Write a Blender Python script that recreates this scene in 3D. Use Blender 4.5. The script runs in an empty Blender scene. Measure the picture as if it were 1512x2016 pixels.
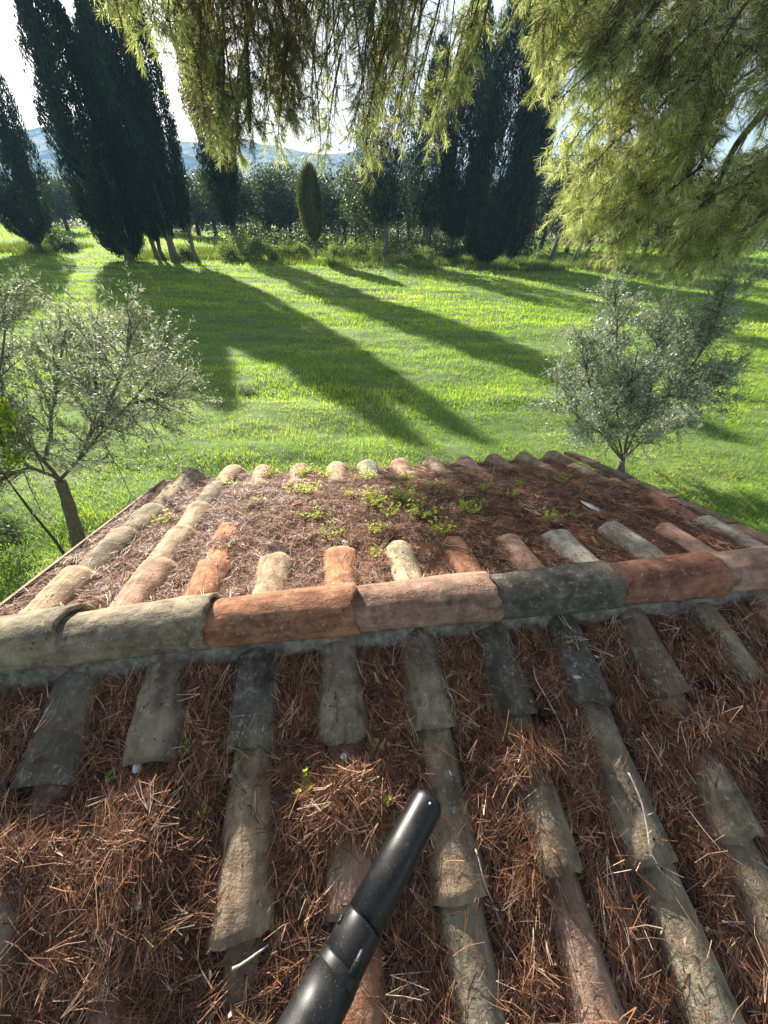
import bpy, math, random
import numpy as np
from mathutils import Vector, Matrix

SC = bpy.context.scene
COL = SC.collection
RAD = math.radians

# ------------------------------------------------------------------ camera, sky, sun, exposure
CAM_H, CAM_F, CAM_PITCH, CAM_ROLL = 3.5, 733.3, .6873, .0323
cd = bpy.data.cameras.new('camera'); cam = bpy.data.objects.new('camera', cd); COL.objects.link(cam)
Fv = Vector((0, math.cos(CAM_PITCH), -math.sin(CAM_PITCH)))
U0 = Vector((0, math.sin(CAM_PITCH), math.cos(CAM_PITCH))); X0 = Vector((1, 0, 0))
Xv = X0*math.cos(CAM_ROLL) + U0*math.sin(CAM_ROLL); Uv = U0*math.cos(CAM_ROLL) - X0*math.sin(CAM_ROLL)
m = Matrix((Xv, Uv, -Fv)).transposed().to_4x4(); m.translation = (0, 0, CAM_H)
cam.matrix_world = m
cd.sensor_fit = 'VERTICAL'; cd.sensor_height = 36; cd.lens = CAM_F/2016*36
cd.clip_start = .02; cd.clip_end = 6000
SC.camera = cam

SUN_AZ, SUN_EL = -32.5, 24.5
w = bpy.data.worlds.new('World'); SC.world = w; w.use_nodes = True
nt = w.node_tree; bg = nt.nodes['Background']
sky = nt.nodes.new('ShaderNodeTexSky'); sky.sky_type = 'NISHITA'; sky.sun_disc = False
sky.sun_elevation = RAD(SUN_EL); sky.sun_rotation = RAD(SUN_AZ)
sky.air_density = 1.0; sky.dust_density = 1.6; sky.ozone_density = 1.0
hs = nt.nodes.new('ShaderNodeHueSaturation'); hs.inputs['Saturation'].default_value = .42
nt.links.new(sky.outputs[0], hs.inputs['Color']); nt.links.new(hs.outputs[0], bg.inputs['Color']); bg.inputs['Strength'].default_value = .056
sl = bpy.data.lights.new('sun', 'SUN'); sl.energy = 5.0; sl.angle = RAD(.53); sl.color = (1, .93, .82)
so = bpy.data.objects.new('sun', sl); COL.objects.link(so)
SDIR = Vector((math.sin(RAD(SUN_AZ))*math.cos(RAD(SUN_EL)), math.cos(RAD(SUN_AZ))*math.cos(RAD(SUN_EL)), math.sin(RAD(SUN_EL))))
so.rotation_euler = SDIR.to_track_quat('Z', 'Y').to_euler(); so.location = SDIR*50
SC.view_settings.view_transform = 'Standard'; SC.view_settings.look = 'None'
SC.view_settings.exposure = 1.78; SC.view_settings.gamma = 1
try:
    SC.cycles.volume_bounces = 0; SC.cycles.max_bounces = 6; SC.cycles.transparent_max_bounces = 6
    SC.cycles.diffuse_bounces = 3; SC.cycles.transmission_bounces = 4
except Exception: pass

# ------------------------------------------------------------------ helpers
def A(*x): return np.array(x, dtype=np.float64)
def ray(px, py): return A(*(Fv*CAM_F + Xv*(px-756) + Uv*(1008-py)))
def at_r(px, py, r):
    d = ray(px, py); return d/np.linalg.norm(d)*r + A(0, 0, CAM_H)
def at_Y(px, py, Y):
    d = ray(px, py); return d*(Y/d[1]) + A(0, 0, CAM_H)
def at_z(px, py, z=0):
    d = ray(px, py); return d*((z-CAM_H)/d[2]) + A(0, 0, CAM_H)

def hsh(ix, iy, iz, s):
    h = (ix*374761393 + iy*668265263 + iz*1274126177 + s*2246822519) & 0xFFFFFFFF
    h = ((h ^ (h >> 13))*1274126177) & 0xFFFFFFFF
    return ((h ^ (h >> 16)) & 0xFFFFFF)/float(0xFFFFFF)
def vn(x, y, z=0., s=0):
    x = np.asarray(x, float); y = np.asarray(y, float); z = np.asarray(z, float) + 0*x
    xi = np.floor(x).astype(np.int64); yi = np.floor(y).astype(np.int64); zi = np.floor(z).astype(np.int64)
    fx = x-xi; fy = y-yi; fz = z-zi
    fx = fx*fx*(3-2*fx); fy = fy*fy*(3-2*fy); fz = fz*fz*(3-2*fz)
    r = 0
    for dx in (0, 1):
        for dy in (0, 1):
            for dz in (0, 1):
                wgt = (fx if dx else 1-fx)*(fy if dy else 1-fy)*(fz if dz else 1-fz)
                r = r + wgt*hsh(xi+dx, yi+dy, zi+dz, s)
    return r*2-1
def fbm(x, y, z=0., s=0, o=3):
    r = 0; a = 1.; f = 1.
    for i in range(o):
        r = r + a*vn(np.asarray(x)*f, np.asarray(y)*f, np.asarray(z)*f, s+i); a *= .5; f *= 2.03
    return r

def unit(v):
    return v/np.maximum(np.linalg.norm(v, axis=-1, keepdims=True), 1e-9)
def perp(d, rs):
    r = rs.normal(size=d.shape); return unit(np.cross(d, r))

class MB:
    """collects quads and triangles with one tone value per vertex"""
    def __init__(s): s.v = []; s.q = []; s.t = []; s.c = []; s.n = 0
    def add(s, v, q=None, t=None, tone=.5):
        v = np.asarray(v, float).reshape(-1, 3)
        s.v.append(v)
        if q is not None and len(q): s.q.append(np.asarray(q, np.int64).reshape(-1, 4)+s.n)
        if t is not None and len(t): s.t.append(np.asarray(t, np.int64).reshape(-1, 3)+s.n)
        tone = np.asarray(tone, float)
        s.c.append(np.full(len(v), float(tone)) if tone.ndim == 0 else tone)
        s.n += len(v)
    def ribbons(s, P, D, S, L, W, tone, segs=1, bend=None, taper=.35):
        n = len(P); L = np.broadcast_to(L, n)[:, None]; W = np.broadcast_to(W, n)[:, None]
        pts = []
        for k in range(segs+1):
            f = k/segs
            c = P + D*L*f
            if bend is not None: c = c + bend*(f*f)*L
            hw = W*.5*(1-(1-taper)*f)
            pts += [c-S*hw, c+S*hw]
        v = np.stack(pts, 1)
        m_ = 2*(segs+1); b = (np.arange(n)*m_)[:, None]
        q = np.concatenate([b+np.array([[2*k, 2*k+1, 2*k+3, 2*k+2]]) for k in range(segs)], 0)
        s.add(v, q=q, tone=np.repeat(np.broadcast_to(tone, n), m_))
    def leaves(s, P, D, S, L, W, tone, fold=.15):
        n = len(P); L = np.broadcast_to(L, n)[:, None]; W = np.broadcast_to(W, n)[:, None]
        N = np.cross(D, S)
        v = np.stack([P, P+D*L*.5-S*W*.5+N*W*fold, P+D*L, P+D*L*.5+S*W*.5+N*W*fold], 1)
        b = (np.arange(n)*4)[:, None]
        s.add(v, q=b+np.array([[0, 1, 2, 3]]), tone=np.repeat(np.broadcast_to(tone, n), 4))
    def blades(s, P, D, S, L, W, tone):
        n = len(P); L = np.broadcast_to(L, n)[:, None]; W = np.broadcast_to(W, n)[:, None]
        v = np.stack([P-S*W*.5, P+S*W*.5, P+D*L], 1); b = (np.arange(n)*3)[:, None]
        s.add(v, t=b+np.array([[0, 1, 2]]), tone=np.repeat(np.broadcast_to(tone, n), 3))
    def sticks(s, P0, P1, r0, r1, tone=.5, rs=None):
        rs = rs or np.random.RandomState(1)
        n = len(P0); d = unit(P1-P0); e = perp(d, rs); f = np.cross(d, e)
        r0 = np.broadcast_to(r0, n)[:, None]; r1 = np.broadcast_to(r1, n)[:, None]
        vs = []
        for P, r in ((P0, r0), (P1, r1)):
            for k in range(3):
                a = 2*math.pi*k/3; vs.append(P + (e*math.cos(a)+f*math.sin(a))*r)
        v = np.stack(vs, 1); b = (np.arange(n)*6)[:, None]
        q = np.concatenate([b+np.array([[k, (k+1) % 3, 3+(k+1) % 3, 3+k]]) for k in range(3)], 0)
        s.add(v, q=q, tone=np.repeat(np.broadcast_to(tone, n), 6))
    def tube(s, pts, rad, n=8, tone=.5, cap=True, lump=0, seed=0, flute=0):
        pts = np.asarray(pts, float); rad = np.broadcast_to(rad, len(pts))
        d = np.gradient(pts, axis=0); d = unit(d)
        ref = A(0, 0, 1) if abs(d[0][2]) < .9 else A(1, 0, 0)
        e = unit(np.cross(d[0], ref)); vs = []
        for i, p in enumerate(pts):
            e = unit(e - d[i]*np.dot(e, d[i])); f = np.cross(d[i], e)
            for k in range(n):
                a = 2*math.pi*k/n; r = rad[i]
                if lump: r = r*(1+lump*float(vn(k*2.1, i*.6, 0, seed))+flute*math.sin(a*3+i*.15+seed))
                vs.append(p + (e*math.cos(a)+f*math.sin(a))*r)
        q = []
        for i in range(len(pts)-1):
            for k in range(n):
                q.append((i*n+k, i*n+(k+1) % n, (i+1)*n+(k+1) % n, (i+1)*n+k))
        t = []
        if cap:
            c0 = len(vs); vs.append(pts[0]); vs.append(pts[-1])
            for k in range(n):
                t.append((c0, (k+1) % n, k)); b = (len(pts)-1)*n; t.append((c0+1, b+k, b+(k+1) % n))
        s.add(np.array(vs), q=q, t=t, tone=tone)
    def grid(s, fn, us, vs_, tone=.5):
        UU, VV = np.meshgrid(us, vs_, indexing='ij'); P = fn(UU, VV)
        nu, nv = len(us), len(vs_); i = np.arange(nu-1)[:, None]*nv+np.arange(nv-1)[None, :]
        q = np.stack([i, i+nv, i+nv+1, i+1], -1).reshape(-1, 4)
        s.add(P.reshape(-1, 3), q=q, tone=tone)
    def box(s, c, h, R=None, tone=.5):
        v = np.array([[x, y, z] for x in (-1, 1) for y in (-1, 1) for z in (-1, 1)], float)*h
        if R is not None: v = v@np.asarray(R, float)
        s.add(v+A(*c), q=[(0, 1, 3, 2), (4, 6, 7, 5), (0, 4, 5, 1), (2, 3, 7, 6), (0, 2, 6, 4), (1, 5, 7, 3)], tone=tone)
    def build(s, name, mat, parent=None, smooth=False, color=None):
        v = np.concatenate(s.v).astype(np.float32)
        q = np.concatenate(s.q) if s.q else np.zeros((0, 4), np.int64)
        t = np.concatenate(s.t) if s.t else np.zeros((0, 3), np.int64)
        me = bpy.data.meshes.new(name)
        me.vertices.add(len(v)); me.vertices.foreach_set('co', v.ravel())
        me.loops.add(q.size+t.size)
        me.loops.foreach_set('vertex_index', np.concatenate([q.ravel(), t.ravel()]).astype(np.int32))
        me.polygons.add(len(q)+len(t))
        st = np.concatenate([np.arange(len(q))*4, q.size+np.arange(len(t))*3]).astype(np.int32)
        me.polygons.foreach_set('loop_start', st)
        try: me.polygons.foreach_set('loop_total', np.concatenate([np.full(len(q), 4), np.full(len(t), 3)]).astype(np.int32))
        except Exception: pass
        me.polygons.foreach_set('use_smooth', np.full(len(q)+len(t), smooth))
        at = me.attributes.new('tone', 'FLOAT', 'POINT')
        at.data.foreach_set('value', np.concatenate(s.c).astype(np.float32))
        me.update(); me.validate()
        me.materials.append(mat)
        o = bpy.data.objects.new(name, me); COL.objects.link(o)
        if parent is not None: o.parent = parent
        if color is not None: o.color = color
        return o

def tag(o, label=None, cat=None, group=None, kind=None):
    if label: o['label'] = label
    if cat: o['category'] = cat
    if group: o['group'] = group
    if kind: o['kind'] = kind
    return o
def empty(name, loc=(0, 0, 0), **k):
    o = bpy.data.objects.new(name, None); COL.objects.link(o); o.location = loc; o.empty_display_size = .1
    return tag(o, **k)
class Rel:
    """parts are written in world numbers; attach() shifts them under the thing's base"""
def attach(o, root):
    o.parent = root; o.data.transform(Matrix.Translation(-root.location)); return o
def copy_tree(o, parent=None):
    c = o.copy(); COL.objects.link(c); c.parent = parent
    for ch in list(o.children): copy_tree(ch, c)
    return c

# ------------------------------------------------------------------ materials
def mat_new(name):
    m_ = bpy.data.materials.new(name); m_.use_nodes = True; n = m_.node_tree; n.nodes.clear()
    o = n.nodes.new('ShaderNodeOutputMaterial'); return m_, n, o
def nd(n, t, **k):
    x = n.nodes.new(t)
    for a, b in k.items(): setattr(x, a, b)
    return x
def noise(n, vec, scale, detail=4, rough=.55, dist=0):
    x = nd(n, 'ShaderNodeTexNoise'); x.inputs['Scale'].default_value = scale
    x.inputs['Detail'].default_value = detail; x.inputs['Roughness'].default_value = rough
    x.inputs['Distortion'].default_value = dist
    if vec is not None: n.links.new(vec, x.inputs['Vector'])
    return x.outputs['Fac']
def ramp(n, fac, stops):
    x = nd(n, 'ShaderNodeValToRGB'); cr = x.color_ramp
    while len(cr.elements) < len(stops): cr.elements.new(.5)
    for e, (p, c) in zip(cr.elements, stops):
        e.position = p; e.color = (*c, 1) if len(c) == 3 else c
    n.links.new(fac, x.inputs[0]); return x.outputs[0]
def mix(n, fac, a, b, blend='MIX'):
    x = nd(n, 'ShaderNodeMix', data_type='RGBA', blend_type=blend)
    for s_, v_ in ((x.inputs[0], fac), (x.inputs[6], a), (x.inputs[7], b)):
        if isinstance(v_, (int, float)): s_.default_value = v_
        elif isinstance(v_, tuple): s_.default_value = (*v_, 1) if len(v_) == 3 else v_
        else: n.links.new(v_, s_)
    return x.outputs[2]
def math_(n, op, a, b=0., clamp=False):
    x = nd(n, 'ShaderNodeMath', operation=op, use_clamp=clamp)
    for s_, v_ in ((x.inputs[0], a), (x.inputs[1], b)):
        if isinstance(v_, (int, float)): s_.default_value = v_
        else: n.links.new(v_, s_)
    return x.outputs[0]
def bump(n, h, st=.3, dist=.01, nrm=None):
    x = nd(n, 'ShaderNodeBump'); x.inputs['Strength'].default_value = st; x.inputs['Distance'].default_value = dist
    n.links.new(h, x.inputs['Height'])
    if nrm is not None: n.links.new(nrm, x.inputs['Normal'])
    return x.outputs[0]
def coords(n, kind='Object'): return nd(n, 'ShaderNodeTexCoord').outputs[kind]
def mapping(n, vec, sc=(1, 1, 1), loc=None):
    x = nd(n, 'ShaderNodeMapping'); x.inputs['Scale'].default_value = sc; n.links.new(vec, x.inputs[0])
    if loc is not None: n.links.new(loc, x.inputs[1])
    return x.outputs[0]

def leaf_mat(name, stops, trans=.4, rough=.5, spec=.3, tcol=None, patch=0.):
    m_, n, o = mat_new(name)
    a = nd(n, 'ShaderNodeAttribute', attribute_name='tone')
    c = ramp(n, a.outputs['Fac'], stops)
    if patch:
        f = noise(n, coords(n), patch, 3)
        c = mix(n, math_(n, 'MULTIPLY', f, .8, True), c, mix(n, 1., c, (1.25, 1.1, .7), 'MULTIPLY'))
    p = nd(n, 'ShaderNodeBsdfPrincipled'); n.links.new(c, p.inputs['Base Color'])
    p.inputs['Roughness'].default_value = rough; p.inputs['Specular IOR Level'].default_value = spec
    t = nd(n, 'ShaderNodeBsdfTranslucent')
    tc = mix(n, 1., c, tcol or (1.3, 1.35, .6), 'MULTIPLY'); n.links.new(tc, t.inputs[0])
    s_ = nd(n, 'ShaderNodeMixShader'); s_.inputs[0].default_value = trans
    n.links.new(p.outputs[0], s_.inputs[1]); n.links.new(t.outputs[0], s_.inputs[2]); n.links.new(s_.outputs[0], o.inputs[0])
    return m_

M = {}
M['grass'] = leaf_mat('grass blades', [(0, (.10, .20, .018)), (.5, (.23, .39, .035)), (.85, (.35, .46, .07)), (1, (.52, .50, .20))], .6, .42, .3, (1.4, 1.45, .6), patch=.5)
M['tallgrass'] = leaf_mat('tall verge grass', [(0, (.06, .10, .03)), (.5, (.12, .17, .05)), (1, (.30, .29, .13))], .45)
M['cypress'] = leaf_mat('cypress foliage', [(0, (.007, .017, .010)), (.55, (.018, .042, .022)), (1, (.055, .10, .045))], .12, .6, .25)
M['cypress_young'] = leaf_mat('young cypress foliage', [(0, (.05, .075, .035)), (.6, (.11, .14, .06)), (1, (.25, .23, .11))], .25, .6, .25)
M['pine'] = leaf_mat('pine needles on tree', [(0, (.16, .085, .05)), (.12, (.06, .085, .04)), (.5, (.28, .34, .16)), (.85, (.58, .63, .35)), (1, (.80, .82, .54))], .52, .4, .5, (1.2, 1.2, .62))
M['pine_dark'] = leaf_mat('dark pine foliage', [(0, (.012, .022, .016)), (.6, (.022, .042, .026)), (1, (.045, .07, .035))], .2)  # dark green of the pines right of the middle cypresses
M['oak'] = leaf_mat('holm oak foliage', [(0, (.025, .042, .020)), (.5, (.065, .095, .042)), (1, (.17, .20, .10))], .3)
M['olive'] = leaf_mat('olive leaves', [(0, (.10, .13, .085)), (.4, (.25, .30, .21)), (.8, (.50, .56, .43)), (1, (.72, .77, .64))], .30, .36, .55, (1.05, 1.1, .9))
M['olive_dry'] = leaf_mat('grey olive leaves', [(0, (.11, .13, .075)), (.4, (.25, .28, .18)), (.8, (.48, .51, .38)), (1, (.68, .70, .58))], .34, .45, .35, (1.05, 1.08, .9))
M['shrub'] = leaf_mat('shrub leaves', [(0, (.06, .10, .03)), (.5, (.15, .20, .07)), (1, (.33, .36, .15))], .45)
M['citrus'] = leaf_mat('bright yellow green leaves', [(0, (.10, .18, .015)), (.5, (.22, .34, .02)), (1, (.50, .48, .04))], .55, .35, .4)
M['weed'] = leaf_mat('weed leaves', [(0, (.12, .20, .04)), (.5, (.34, .42, .075)), (1, (.72, .70, .12))], .45, .45, .3)
M['needle'] = leaf_mat('dry pine needles', [(0, (.038, .019, .014)), (.35, (.125, .054, .030)), (.62, (.29, .135, .072)), (.82, (.50, .29, .165)), (1, (.66, .52, .38))], .15, .5, .28, (1.2, .9, .7))  # palest stop paints near-white sun glints into the needle colour

def bark_mat(name, c0, c1, c2, sc=6., bst=.8):
    m_, n, o = mat_new(name); v = coords(n)
    v2 = mapping(n, v, (1, 1, .22))
    f = noise(n, v2, sc*3, 6, .65, .6); g = noise(n, v, sc*.7, 3)
    c = ramp(n, f, [(.3, c0), (.5, c1), (.72, c2)])
    c = mix(n, math_(n, 'MULTIPLY', g, .5), c, c1)
    p = nd(n, 'ShaderNodeBsdfPrincipled'); p.inputs['Roughness'].default_value = .9
    n.links.new(c, p.inputs['Base Color']); n.links.new(bump(n, f, bst, .03), p.inputs['Normal'])
    n.links.new(p.outputs[0], o.inputs[0]); return m_
M['bark'] = bark_mat('grey bark', (.05, .042, .034), (.15, .13, .105), (.27, .24, .20))
M['bark_dark'] = bark_mat('dark bark', (.02, .016, .013), (.055, .043, .034), (.11, .09, .07))
M['bark_olive'] = bark_mat('olive bark', (.05, .04, .03), (.14, .115, .085), (.26, .22, .17), 14)
M['twig'] = bark_mat('pale dead twig', (.22, .19, .15), (.42, .38, .31), (.60, .56, .48), 40, .3)
M['twig_brown'] = bark_mat('brown twig', (.06, .04, .025), (.16, .11, .07), (.28, .21, .15), 40, .4)

def nd_col(n, v):
    x = nd(n, 'ShaderNodeTexNoise'); x.inputs['Scale'].default_value = 60; n.links.new(v, x.inputs['Vector']); return x.outputs['Color']
def clay_mat():
    m_, n, o = mat_new('old canal tile clay')
    oi = nd(n, 'ShaderNodeObjectInfo'); co = coords(n)
    off = nd(n, 'ShaderNodeCombineXYZ')
    for i, k in enumerate((17., 31., 7.)): n.links.new(math_(n, 'MULTIPLY', oi.outputs['Random'], k), off.inputs[i])
    v = mapping(n, co, (1, 1, 1), off.outputs[0]); vs = mapping(n, co, (1, .14, 1), off.outputs[0])
    base = oi.outputs['Color']
    n1 = noise(n, v, 9, 5, .6); n2 = noise(n, v, 38, 6, .7); n3 = noise(n, vs, 60, 4, .6); n4 = noise(n, v, 160, 3, .6); n5 = noise(n, v, 5, 4, .6, .4)
    c = mix(n, ramp(n, n1, [(.3, (0, 0, 0)), (.7, (1, 1, 1))]), mix(n, 1., base, (.72, .66, .62), 'MULTIPLY'), mix(n, 1., base, (1.22, 1.18, 1.1), 'MULTIPLY'))
    c = mix(n, ramp(n, n3, [(.40, (.35, .35, .35)), (.56, (0, 0, 0))]), c, mix(n, 1., c, (.62, .58, .55), 'MULTIPLY'))
    lich = math_(n, 'MULTIPLY', ramp(n, math_(n, 'ADD', math_(n, 'MULTIPLY', n5, .62), math_(n, 'MULTIPLY', n2, .38)), [(.42, (0, 0, 0)), (.58, (1, 1, 1))]), oi.outputs['Alpha'])
    c = mix(n, lich, c, ramp(n, n2, [(.35, (.045, .043, .038)), (.55, (.13, .125, .105)), (.75, (.30, .29, .24))]))
    grime = ramp(n, math_(n, 'ADD', math_(n, 'MULTIPLY', noise(n, v, 13, 6, .72, .5), .6), math_(n, 'MULTIPLY', noise(n, vs, 22, 5, .7), .4)), [(.40, (.28, .26, .24)), (.50, (.70, .68, .66)), (.60, (1, 1, 1))])
    c = mix(n, .85, c, grime, 'MULTIPLY')
    c = mix(n, math_(n, 'MULTIPLY', ramp(n, noise(n, v, 26, 6, .75), [(.56, (0, 0, 0)), (.66, (1, 1, 1))]), .45), c, mix(n, .5, c, (.52, .47, .36)))
    spots = ramp(n, noise(n, v, 55, 2, .5), [(.66, (0, 0, 0)), (.70, (1, 1, 1))])
    c = mix(n, math_(n, 'MULTIPLY', spots, .35), c, (.40, .39, .33))
    vo = nd(n, 'ShaderNodeTexVoronoi'); vo.inputs['Scale'].default_value = 34; vo.inputs['Randomness'].default_value = 1; n.links.new(mix(n, .06, v, nd_col(n, v)), vo.inputs['Vector'])
    ro = math_(n, 'MULTIPLY', ramp(n, vo.outputs['Distance'], [(.20, (1, 1, 1)), (.27, (0, 0, 0))]), ramp(n, noise(n, v, 8, 3), [(.50, (0, 0, 0)), (.60, (1, 1, 1))]))
    c = mix(n, math_(n, 'MULTIPLY', ro, .55), c, ramp(n, n4, [(.4, (.20, .19, .15)), (.6, (.50, .48, .38))]))
    pit = nd(n, 'ShaderNodeTexVoronoi'); pit.inputs['Scale'].default_value = 46; n.links.new(v, pit.inputs['Vector'])
    pr = ramp(n, pit.outputs['Distance'], [(.05, (1, 1, 1)), (.16, (0, 0, 0))])
    pgate = ramp(n, noise(n, v, 21, 2), [(.56, (0, 0, 0)), (.62, (1, 1, 1))])
    pits = math_(n, 'MULTIPLY', pr, pgate)
    c = mix(n, math_(n, 'MULTIPLY', pits, .75), c, (.03, .022, .018))
    p = nd(n, 'ShaderNodeBsdfPrincipled'); p.inputs['Roughness'].default_value = .88; p.inputs['Specular IOR Level'].default_value = .25
    n.links.new(c, p.inputs['Base Color'])
    h = math_(n, 'ADD', math_(n, 'MULTIPLY', n2, .6), math_(n, 'MULTIPLY', n3, .35)); h = math_(n, 'ADD', h, math_(n, 'MULTIPLY', n4, .25))
    h = math_(n, 'SUBTRACT', h, math_(n, 'MULTIPLY', pits, .9)); h = math_(n, 'ADD', h, math_(n, 'MULTIPLY', lich, .15))
    n.links.new(bump(n, h, .95, .009), p.inputs['Normal'])
    n.links.new(p.outputs[0], o.inputs[0]); return m_
M['clay'] = clay_mat()

def rough_mat(name, stops, sc=20., bst=.6, dist=.01, rough=.95, sc2=None):
    m_, n, o = mat_new(name); v = coords(n); f = noise(n, v, sc, 8, .65); g = noise(n, v, sc2 or sc*.2, 4)
    k = math_(n, 'ADD', math_(n, 'MULTIPLY', f, .55), math_(n, 'MULTIPLY', g, .45))
    p = nd(n, 'ShaderNodeBsdfPrincipled'); p.inputs['Roughness'].default_value = rough
    n.links.new(ramp(n, k, stops), p.inputs['Base Color']); n.links.new(bump(n, f, bst, dist), p.inputs['Normal'])
    n.links.new(p.outputs[0], o.inputs[0]); return m_
M['mortar'] = rough_mat('weathered grey mortar', [(.38, (.06, .052, .040)), (.5, (.175, .158, .125)), (.64, (.36, .335, .275))], 35, 1., .02)
M['litter_base'] = rough_mat('compacted needle litter', [(.35, (.022, .012, .009)), (.52, (.068, .035, .025)), (.7, (.14, .078, .055))], 90, 1., .012)
M['plaster'] = rough_mat('rough cream plaster', [(.3, (.30, .26, .20)), (.5, (.46, .41, .33)), (.7, (.56, .51, .42))], 12, .5, .01)
M['deck'] = rough_mat('roof bedding', [(.3, (.10, .07, .05)), (.6, (.22, .16, .11))], 14, .5, .01)
M['edge'] = rough_mat('weathered verge board', [(.35, (.16, .11, .08)), (.5, (.30, .22, .16)), (.7, (.45, .36, .28))], 24, .5, .005)
M['stone'] = rough_mat('pale stone', [(.35, (.32, .31, .28)), (.6, (.58, .56, .52))], 60, .6, .004)
M['soil'] = rough_mat('soil and moss under grass', [(.32, (.03, .045, .012)), (.5, (.08, .14, .025)), (.7, (.16, .20, .05))], 5, .8, .05, sc2=.35)
M['hill'] = rough_mat('wooded hill', [(.35, (.02, .035, .02)), (.5, (.045, .07, .035)), (.62, (.13, .14, .08)), (.75, (.25, .24, .15))], .05, 1., 6., sc2=.012)
M['plain'] = rough_mat('dry field beyond the hedge', [(.35, (.10, .14, .04)), (.55, (.25, .26, .08)), (.7, (.40, .36, .14))], .2, .4, .2, sc2=.03)

def plastic_mat():
    m_, n, o = mat_new('scuffed black plastic'); v = coords(n)
    s1 = noise(n, mapping(n, v, (1, 1, 1)), 420, 2, .6); s2 = noise(n, v, 14, 5, .6)
    sc = ramp(n, s1, [(.64, (0, 0, 0)), (.72, (1, 1, 1))])
    d = ramp(n, s2, [(.45, (.005, .005, .006)), (.72, (.016, .0155, .014))])
    c = mix(n, math_(n, 'MULTIPLY', sc, .5), d, (.25, .23, .20))
    p = nd(n, 'ShaderNodeBsdfPrincipled'); n.links.new(c, p.inputs['Base Color'])
    r = ramp(n, s2, [(.3, (.30,)*3), (.7, (.55,)*3)]); n.links.new(r, p.inputs['Roughness'])
    p.inputs['Specular IOR Level'].default_value = .42
    n.links.new(bump(n, noise(n, v, 900, 2), .12, .001), p.inputs['Normal']); n.links.new(p.outputs[0], o.inputs[0]); return m_
M['plastic'] = plastic_mat()

# ------------------------------------------------------------------ ground, hills
def gz(x, y):
    x = np.asarray(x, float); y = np.asarray(y, float)
    near = np.clip((60-y)/25, 0, 1)
    h = .045*fbm(x/3.2, y/.85, 0, 3, 3) + .035*fbm(x/.7, y/.45, 0, 9, 2) + .10*fbm(x/9, y/7, 0, 5, 2)
    return h*near
g = MB()
xs = np.concatenate([np.linspace(-700, -62, 14), np.linspace(-60, 60, 420), np.linspace(62, 700, 14)])
ys = np.concatenate([np.linspace(-60, 0, 12), np.linspace(.5, 40, 330), np.linspace(40.6, 70, 40), np.linspace(75, 2200, 40)])
g.grid(lambda x, y: np.stack([x*(1+np.clip((y-100)/400, 0, 5)), y, gz(x, y)], -1), xs, ys)
ground = g.build('lawn_ground', M['soil'], smooth=True); tag(ground, kind='structure')
f = MB(); f.grid(lambda x, y: np.stack([x, y, .03+0*x], -1), np.linspace(-400, 400, 30), np.linspace(66, 620, 30))
tag(f.build('field', M['plain']), kind='structure')

hl = MB()
def hill_z(x, y):
    rid = np.interp(x, [-2200, -900, -673, -215, 0, 300, 700, 2200], [70, 92, 98, 92, 84, 66, 48, 40])
    prof = np.clip((y-620)/380, 0, 1); prof = prof*prof*(3-2*prof)
    return rid*prof*(1+.10*fbm(x/140, y/140, 0, 2, 4)) + 1.8*fbm(x/11, y/11, 0, 4, 2)*prof - 1
hl.grid(lambda x, y: np.stack([x, y, hill_z(x, y)], -1), np.linspace(-2200, 2200, 700), np.linspace(610, 1250, 110))
tag(hl.build('hill', M['hill'], smooth=False), kind='structure')

# ------------------------------------------------------------------ grass (stuff)
rs = np.random.RandomState(5)
gb = MB()
def grass_band(n, y0, y1, width, L, W, keep=None, xr=None):
    y = y0+(y1-y0)*rs.rand(n); half = xr or (1.25*y+3.0)
    x = (rs.rand(n)*2-1)*half + 0*y
    c = vn(x/.16, y/.16, 0, 41)*.5+vn(x/.6, y/.5, 0, 42)*.5
    bare = fbm(x/1.3, y/1.1, 0, 61, 3)
    k = (c > -.55) & (rs.rand(n) < np.clip(1.15-np.clip(bare-.35, 0, 1)*1.3, .25, 1))
    x = x[k]; y = y[k]; c = c[k]; n = len(x)
    # nothing grows inside the hut's walls
    P = np.stack([x, y, gz(x, y)-.01], 1)
    lean = rs.normal(size=(n, 3))*A(.42, .42, 0)+A(.05, -.12, 1)
    D = unit(lean); S = perp(D, rs); S[:, 2] *= .3; S = unit(S)
    big = 1+.45*vn(x/2.6, y/1.1, 0, 77)
    ln = L*(.45+.9*rs.rand(n))*big*(1+.35*c)
    tone = np.clip(.40+.24*rs.normal(size=n)+.32*fbm(x/2.6, y/1.0, 0, 88, 3)+.30*np.clip(fbm(x/1.1, y/.8, 0, 188, 3)-.35, 0, 1)*np.clip((16-y)/8, 0, 1)+.35*np.clip((8.5-y)/5, 0, 1)*(.5+vn(x/.8, y/.7, 0, 13)), 0, 1)
    gb.blades(P, D, S, ln, W*(.6+.8*rs.rand(n)), tone)
grass_band(110000, 2.2, 7.5, 0, .085, .0065)
grass_band(120000, 7.5, 15, 0, .10, .012)
grass_band(110000, 15, 27, 0, .12, .024)
grass_band(80000, 27, 46, 0, .15, .045)
grass_band(30000, 46, 66, 0, .28, .09)
tag(gb.build('lawn_grass', M['grass']), 'bright green lawn grass backlit by the low sun', 'grass', kind='stuff')
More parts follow.
